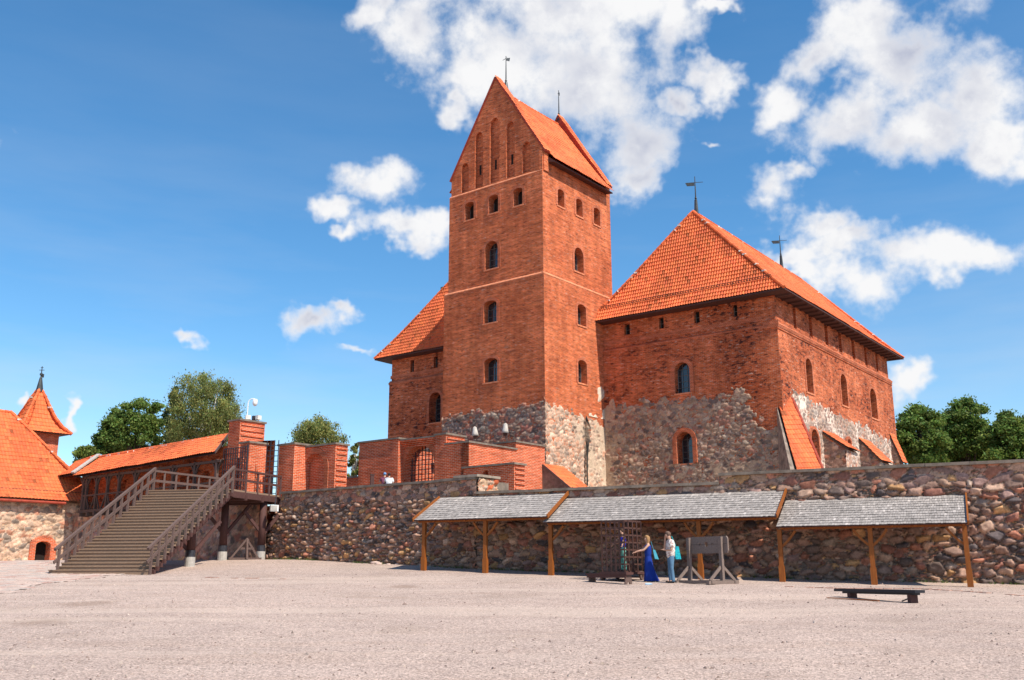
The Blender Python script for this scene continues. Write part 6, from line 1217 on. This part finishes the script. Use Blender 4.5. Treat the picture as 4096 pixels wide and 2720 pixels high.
for (a, b_) in ((-.12, .08), (-.12, cbw - .1), (ca + .12, .08), (ca + .12, cbw - .1)):
    c = KA.pt(a, gz + WR, 0) + KB.d * b_; c[2] = GZ(c[0], c[1]) + WR; side = KA.d * (1 if a > -.3 else -1); c = c + side * .16; mb = MB(); mb.tube([c - side * .035, c + side * .035], [WR, WR], 20); w_ = obj('wheel', mb, MAT['grey_wood'], t); WL[w_.name] = wloc(t); mb = MB(); mb.tube([c - side * .05, c + side * .07], [.04, .04], 10); sub('hub', mb, MAT['iron_dark'], w_)
for b_ in (.08, cbw - .1): mb = MB(); mb.beam(KA.pt(ca - .05, gz + WR) + KB.d * b_, KA.pt(.05, gz + WR) + KB.d * b_, .05, .05); obj('axle', mb, MAT['dark_wood'], t)
gc = KA.pt(ca * .45, kb) + KB.d * cbw * .5; zt = atY(q(7, 620, 508), gc[1])[2]
person(gc, 200, 'person in violet blue top and mint trousers inside the iron cage, holding its bars', zt - kb, (((-.36, .12, 1.30), (-.42, .22, 1.12)), ((.34, .10, 1.30), (.38, .24, 1.14))), (('top', navy, 'top'), ('trousers', mint, 'trousers'), ('shoes', black, 'shoes')), (brownh, .02), spread=.12, female=True)
# bench before the cage
B0 = onG(q(7, 362, 1010)); B1 = onG(q(7, 705, 1036)); dv = (B1 - B0) * [1, 1, 0]; Lb = np.linalg.norm(dv); BF = Face(B0, math.degrees(math.atan2(dv[1], dv[0]))); bz = atY(q(7, 700, 928), B1[1])[2]; bg0 = B0[2] - .02
t = thing('wooden_bench', (B0 + B1) / 2, 'low reddish brown wooden bench with cut-out end boards in front of the iron cage', 'bench')
mb = MB(); mb.fbox(BF, -.1, Lb + .12, bz - .05, bz, -.32, .04); obj('seat', mb, MAT['dark_wood'], t); mb = MB(); mb.fbox(BF, -.06, Lb + .08, bz - .15, bz - .05, -.01, .02); obj('apron', mb, MAT['dark_wood'], t)
for s in (.02, Lb - .0):
    g_ = min(B0[2], B1[2]) - .03; F2 = Face(BF.pt(s, 0), BF.ang + 90); mb = MB()
    P_ = [(-.02, g_), (.06, g_), (.10, g_ + .09), (.16, g_ + .13), (.22, g_ + .09), (.24, g_), (.33, g_), (.31, bz - .06), (0, bz - .06)]; mb.prism([F2.pt(a, b_) for a, b_ in P_], BF.d * .05); obj('leg', mb, MAT['grey_wood'], t)
# pillory
L0 = onG(q(7, 1340, 1012)); L1 = onG(q(7, 1648, 1036)); dv = (L1 - L0) * [1, 1, 0]; Lp = np.linalg.norm(dv); YF = Face(L0, math.degrees(math.atan2(dv[1], dv[0]))); pz = YF.sz(q(7, 1480, 582))[1]; p2 = YF.sz(q(7, 1480, 740))[1]; pm = YF.sz(q(7, 1340, 875))[1]; g_ = (L0[2] + L1[2]) / 2
t = thing('pillory', (L0 + L1) / 2, 'grey wooden pillory with head and hand holes on a sledge base', 'pillory')
el = YF.sz(q(7, 1307, 650))[0]; er = YF.sz(q(7, 1682, 650))[0]; mid = (p2 + pz) / 2 + .02
def hole(c, r, n=14): return [(c + r * math.cos(2 * math.pi * i / n), mid + r * math.sin(2 * math.pi * i / n)) for i in range(n)]
cx = YF.sz(q(7, 1478, 650))[0]; HL = [(hole(cx, .095), .06), (hole(cx - .29, .04), .06), (hole(cx + .30, .04), .06)]
mb = MB(); outl = [(el, p2), (er - .04, p2), (er, p2 + .08), (er, pz - .08), (er - .06, pz), (el, pz)]; holed(mb, YF, outl, HL, .03); BK = Face(YF.pt(0, 0, -.03), YF.ang); holed(mb, BK, outl, [(h, 0.001) for h, _ in HL], 0)
for i in range(len(outl)): a, b_ = outl[i], outl[(i + 1) % len(outl)]; mb.poly([YF.pt(*a, .03), YF.pt(*b_, .03), YF.pt(*b_, -.03), YF.pt(*a, -.03)])
obj('board', mb, MAT['pale_wood'], t); mb = MB(); mb.fbox(YF, el, er, mid - .004, mid + .004, .028, .033); obj('board_joint', mb, MAT['dark'], t)
for s in (0.0, Lp):
    mb = MB(); mb.fbox(YF, s - .065, s + .065, g_, pz - .02, .031, .14); obj('post', mb, MAT['pale_wood'], t)
    R2 = Face(YF.pt(s, 0, .08), YF.ang + 90); mb = MB(); mb.fbox(R2, -.75, .75, g_ - .02, g_ + .1, -.07, .07); obj('runner', mb, MAT['pale_wood'], t)
    for sg in (-1, 1): mb = MB(); mb.beam(R2.pt(sg * .62, g_ + .1), R2.pt(sg * .06, pm + .02), .10, .05, YF.d); obj('brace', mb, MAT['pale_wood'], t)
    mb = MB(); mb.fbox(YF, s - .06, s + .06, pm - .04, pm + .04, .02, .14); obj('iron_band', mb, MAT['iron'], t)
for s_ in (-.6, .55): mb = MB(); mb.fbox(YF, -.1, Lp + .1, g_ + .0, g_ + .11, s_ + .0, s_ + .16); obj('cross_beam', mb, MAT['pale_wood'], t)
# long black bench
K0 = onG(q(14, 785, 998)); K1 = onG(q(14, 1332, 1050)); dv = (K1 - K0) * [1, 1, 0]; Lk = np.linalg.norm(dv); NF = Face(K0, math.degrees(math.atan2(dv[1], dv[0]))); sz = atY(q(14, 1420, 925), K1[1])[2]; e0 = NF.sz(q(14, 655, 885))[0]; e1 = NF.sz(q(14, 1425, 940))[0] - .12
t = thing('black_bench', (K0 + K1) / 2, 'long black plank bench on two brown legs standing on the gravel', 'bench')
mb = MB(); mb.fbox(NF, e0, e1, sz - .075, sz - .0, -.30, .06); obj('seat', mb, MAT['black_wood'], t); mb = MB(); mb.fbox(NF, e0 + .25, e1 - .08, sz - .13, sz - .075, -.2, -.02); obj('rail', mb, MAT['black_wood'], t)
for s in (0, Lk): p = NF.pt(s, 0); mb = MB(); mb.fbox(NF, s - .06, s + .06, GZ(p[0], p[1]) - .03, sz - .12, -.24, .02); obj('leg', mb, MAT['dark_wood'], t)
mb = MB(); mb.beam(NF.pt(Lk - .05, sz - .2, -.1), NF.pt(Lk - .36, GZ(p[0], p[1]) + .06, -.1), .03, .03); obj('brace', mb, MAT['grey_wood'], t)
P_ = [onG(q(14, x, y)) for x, y in ((585, 1003), (850, 1018), (1050, 1032))]; t = thing('wooden_board', P_[1], 'thin pale orange board lying on the gravel before the black bench', 'board')
mb = MB(); [mb.beam(a + [0, 0, .025], b_ + [0, 0, .025], .10, .02) for a, b_ in zip(P_[:-1], P_[1:])]; obj('plank', mb, MAT['orange_wood'], t)
# flush edging of flat bricks along the yard
def strip(name, pts, w, seed, label):
    rng = random.Random(seed); P = [onG(q(*p)) for p in pts]; V_ = []; F_c = []; cols = []
    for a, b_ in zip(P[:-1], P[1:]):
        L_ = np.linalg.norm(b_ - a); n = int(L_ / .3); d = (b_ - a) / L_; sd_ = np.cross(d, [0, 0, 1.])
        for i in range(n):
            if rng.random() < .25: continue
            c = a + d * L_ * (i + .5) / n + sd_ * rng.uniform(-.02, .02); z = GZ(c[0], c[1]) + (float(fbm(np.array(c[0] * .35), np.array(c[1] * .35), 3, 3)) - .5) * .09 + .005; hx = d * .14 * rng.uniform(.8, 1); hy = sd_ * w / 2; k = len(V_)
            for q_ in (-hx - hy, hx - hy, hx + hy, -hx + hy): v = c + q_; V_.append([v[0], v[1], z - .05])
            for q_ in (-hx - hy, hx - hy, hx + hy, -hx + hy): v = c + q_; V_.append([v[0], v[1], z + rng.uniform(.005, .02)])
            F_c += [(k + 4, k + 5, k + 6, k + 7), (k, k + 1, k + 5, k + 4), (k + 1, k + 2, k + 6, k + 5), (k + 2, k + 3, k + 7, k + 6), (k + 3, k, k + 4, k + 7)]; cols += [np.array((.42, .24, .18)) * rng.uniform(.7, 1.2)] * 5
    o = raw(name, np.array(V_), F_c, MAT['shingle'], uvauto=False); facecol(o.data, np.array(cols)); tag(o, label, kind='structure')
strip('kerb', [(14, 110, 897), (14, 650, 912), (14, 1440, 918), (14, 1900, 945), (14, 2361, 985)], .2, 3, 'flat brick edging sunk in the gravel along the shelters'); strip('kerb', [(2, 150, 1482), (2, 480, 1492), (2, 830, 1502)], .12, 5, 'short worn brick edging in the middle of the yard')
# people and posts on the terrace
def terr(k, x, y, Y): p = atY(q(k, x, y), Y); return p
for (x, yt, lab, wear, hair, hd, Y) in ((406, 674, 'dark haired person in white shirt behind the wall coping before the gatehouse', (('shirt', wht, 'shirt'), ('trousers', denim, 'trousers')), (black, .03), 95, 50.5), (372, 668, 'small child with pale blue cap beside the person in white shirt', (('shirt', pink, 'shirt'), ('trousers', denim, 'trousers')), (pale, .0), 110, 50.9)):
    top = atY(q(3, x, yt), Y); person([top[0], Y, TERR], hd, lab, top[2] - TERR, (((-.30, .06, 1.20), (-.20, .24, 1.30)), ((.26, .03, 1.13), (.27, .12, .9))), wear, hair)
for k, x, y0, Y, lab in ((3, 273, 686, 52.5, 'thin dark post standing on the terrace left of the gatehouse people'), (2, 1545, 630, 49.5, 'thin brown post rising behind the wall coping near the gatehouse')):
    p = atY(q(k, x, y0), Y); 
    if k == 2: continue
    t = thing('wooden_post', [p[0], Y, TERR], lab, 'post'); mb = MB(); mb.box([p[0], Y, (TERR + p[2]) / 2], .09, .09, (p[2] - TERR) / 2, 20); obj('shaft', mb, MAT['dark_wood'], t); mb = MB(); mb.box([p[0], Y, p[2] + .02], .11, .11, .02, 20); obj('cap', mb, MAT['dark_wood'], t)
# small things on the ground
p = onG(q(7, 933, 1040)); t = thing('plastic_bottle', p, 'crushed pale blue plastic bottle on the gravel near the woman in blue', 'bottle'); mb = MB(); mb.tube([p + [-.12, 0, .03], p + [.06, .02, .035], p + [.10, .02, .035], p + [.13, .02, .035]], [.035, .032, .015, .014], 8); obj('body', mb, plain('pale_plastic', (.4, .55, .7), .2), t)
for i, (x, y, s) in enumerate(((298, 1378, .16), (322, 1382, .12), (470, 1385, .09), (400, 1385, .08))):
    p = onG(q(3, x, y + 6)); rng = random.Random(i); bm = bmesh.new(); bmesh.ops.create_icosphere(bm, subdivisions=2, radius=1); V_ = np.array([v.co for v in bm.verts]); F_c = [tuple(v.index for v in f.verts) for f in bm.faces]; bm.free()
    V_ = V_ * (1 + (vn(V_[:, 0] * 2 + i * 5, V_[:, 2] * 2, i) - .5)[:, None] * .5) * [s * 1.5, s, s * .6] + p + [0, 0, s * .3]
    o = raw('loose_stone', V_, F_c, plain('pale_stone', (.62, .45, .38), .9, 0, .2, 5), None, True, origin=p); tag(o, ('largest pale pink loose stone at the foot of the retaining wall', 'pale loose stone touching the largest one at the wall foot', 'reddish loose stone nearest the leftmost shelter', 'small pale loose stone between the other wall foot stones')[i], 'stone', 'loose stones at the wall foot')
# grass tufts and weeds at the wall foot, fallen grit
def tufts(name, label, lines, n, seed, hh=(.04, .14)):
    rng = np.random.default_rng(seed); V_ = []; 
    for _ in range(n):
        F, a, b, o = lines[rng.integers(len(lines))]; s = rng.uniform(a, b)
        if fbm(np.array(s * .5), np.array(seed * 3.3), 5, 2) < .47: continue
        p = F.pt(s, 0, o + abs(rng.normal()) * .12); z = GZ(p[0], p[1]); c = np.array([p[0], p[1], z])
        for k in range(9):
            a_ = rng.uniform(0, 6.28); d = np.array([math.cos(a_), math.sin(a_), 0]); h = rng.uniform(*hh); w = np.array([-d[1], d[0], 0]) * .008; q_ = c + d * rng.uniform(0, .05); V_ += [q_ - w, q_ + w, q_ + d * h * .5 + [0, 0, h]]
    V_ = np.array(V_); fs = np.arange(len(V_)).reshape(-1, 3); o = raw(name, V_, fs.tolist(), MAT['leaf'], uvauto=False); c = np.array((.11, .15, .04)) * rng.uniform(.6, 1.5, (len(fs), 1)); facecol(o.data, c); tag(o, label, 'grass', kind='stuff')
tufts('grass', 'thin grass tufts along the foot of the retaining wall', [(WF, -19, 14, .14), (LW, -17, 0, .14), (LF, -10, 0, .12)], 900, 3)
def grit(name, label, n, seed):
    rng = np.random.default_rng(seed); V_ = []; F_c = []; cols = []
    base = np.array([(1, 0, 0), (-.5, .8, 0), (-.6, -.7, 0), (0, 0, .8)])
    for _ in range(n):
        y = rng.uniform(12, 36) if rng.random() < .8 else rng.uniform(36, 42); x = rng.uniform(-.56, .56) * y; z = GZ(x, y) + float((fbm(np.array(x * .35), np.array(y * .35), 3, 3) - .5) * .09); s = rng.gamma(2, .006) + .006; a = rng.uniform(0, 6.28); R_ = np.array([[math.cos(a), -math.sin(a), 0], [math.sin(a), math.cos(a), 0], [0, 0, 1]])
        k = len(V_); V_ += list((base * rng.uniform(.6, 1.3, (4, 3)) * s) @ R_.T + [x, y, z]); F_c += [(k, k + 1, k + 3), (k + 1, k + 2, k + 3), (k + 2, k, k + 3)]; c = np.array([(.40, .31, .25), (.30, .22, .18), (.44, .35, .29), (.24, .17, .14)][rng.integers(4)]) * rng.uniform(.7, 1.2); cols += [c] * 3
    o = raw(name, np.array(V_), F_c, MAT['shingle'], uvauto=False); facecol(o.data, np.clip(np.array(cols), 0, .9)); tag(o, label, 'pebbles', kind='stuff')
grit('pebbles', 'scattered small pebbles on the gravel yard', 7000, 5)
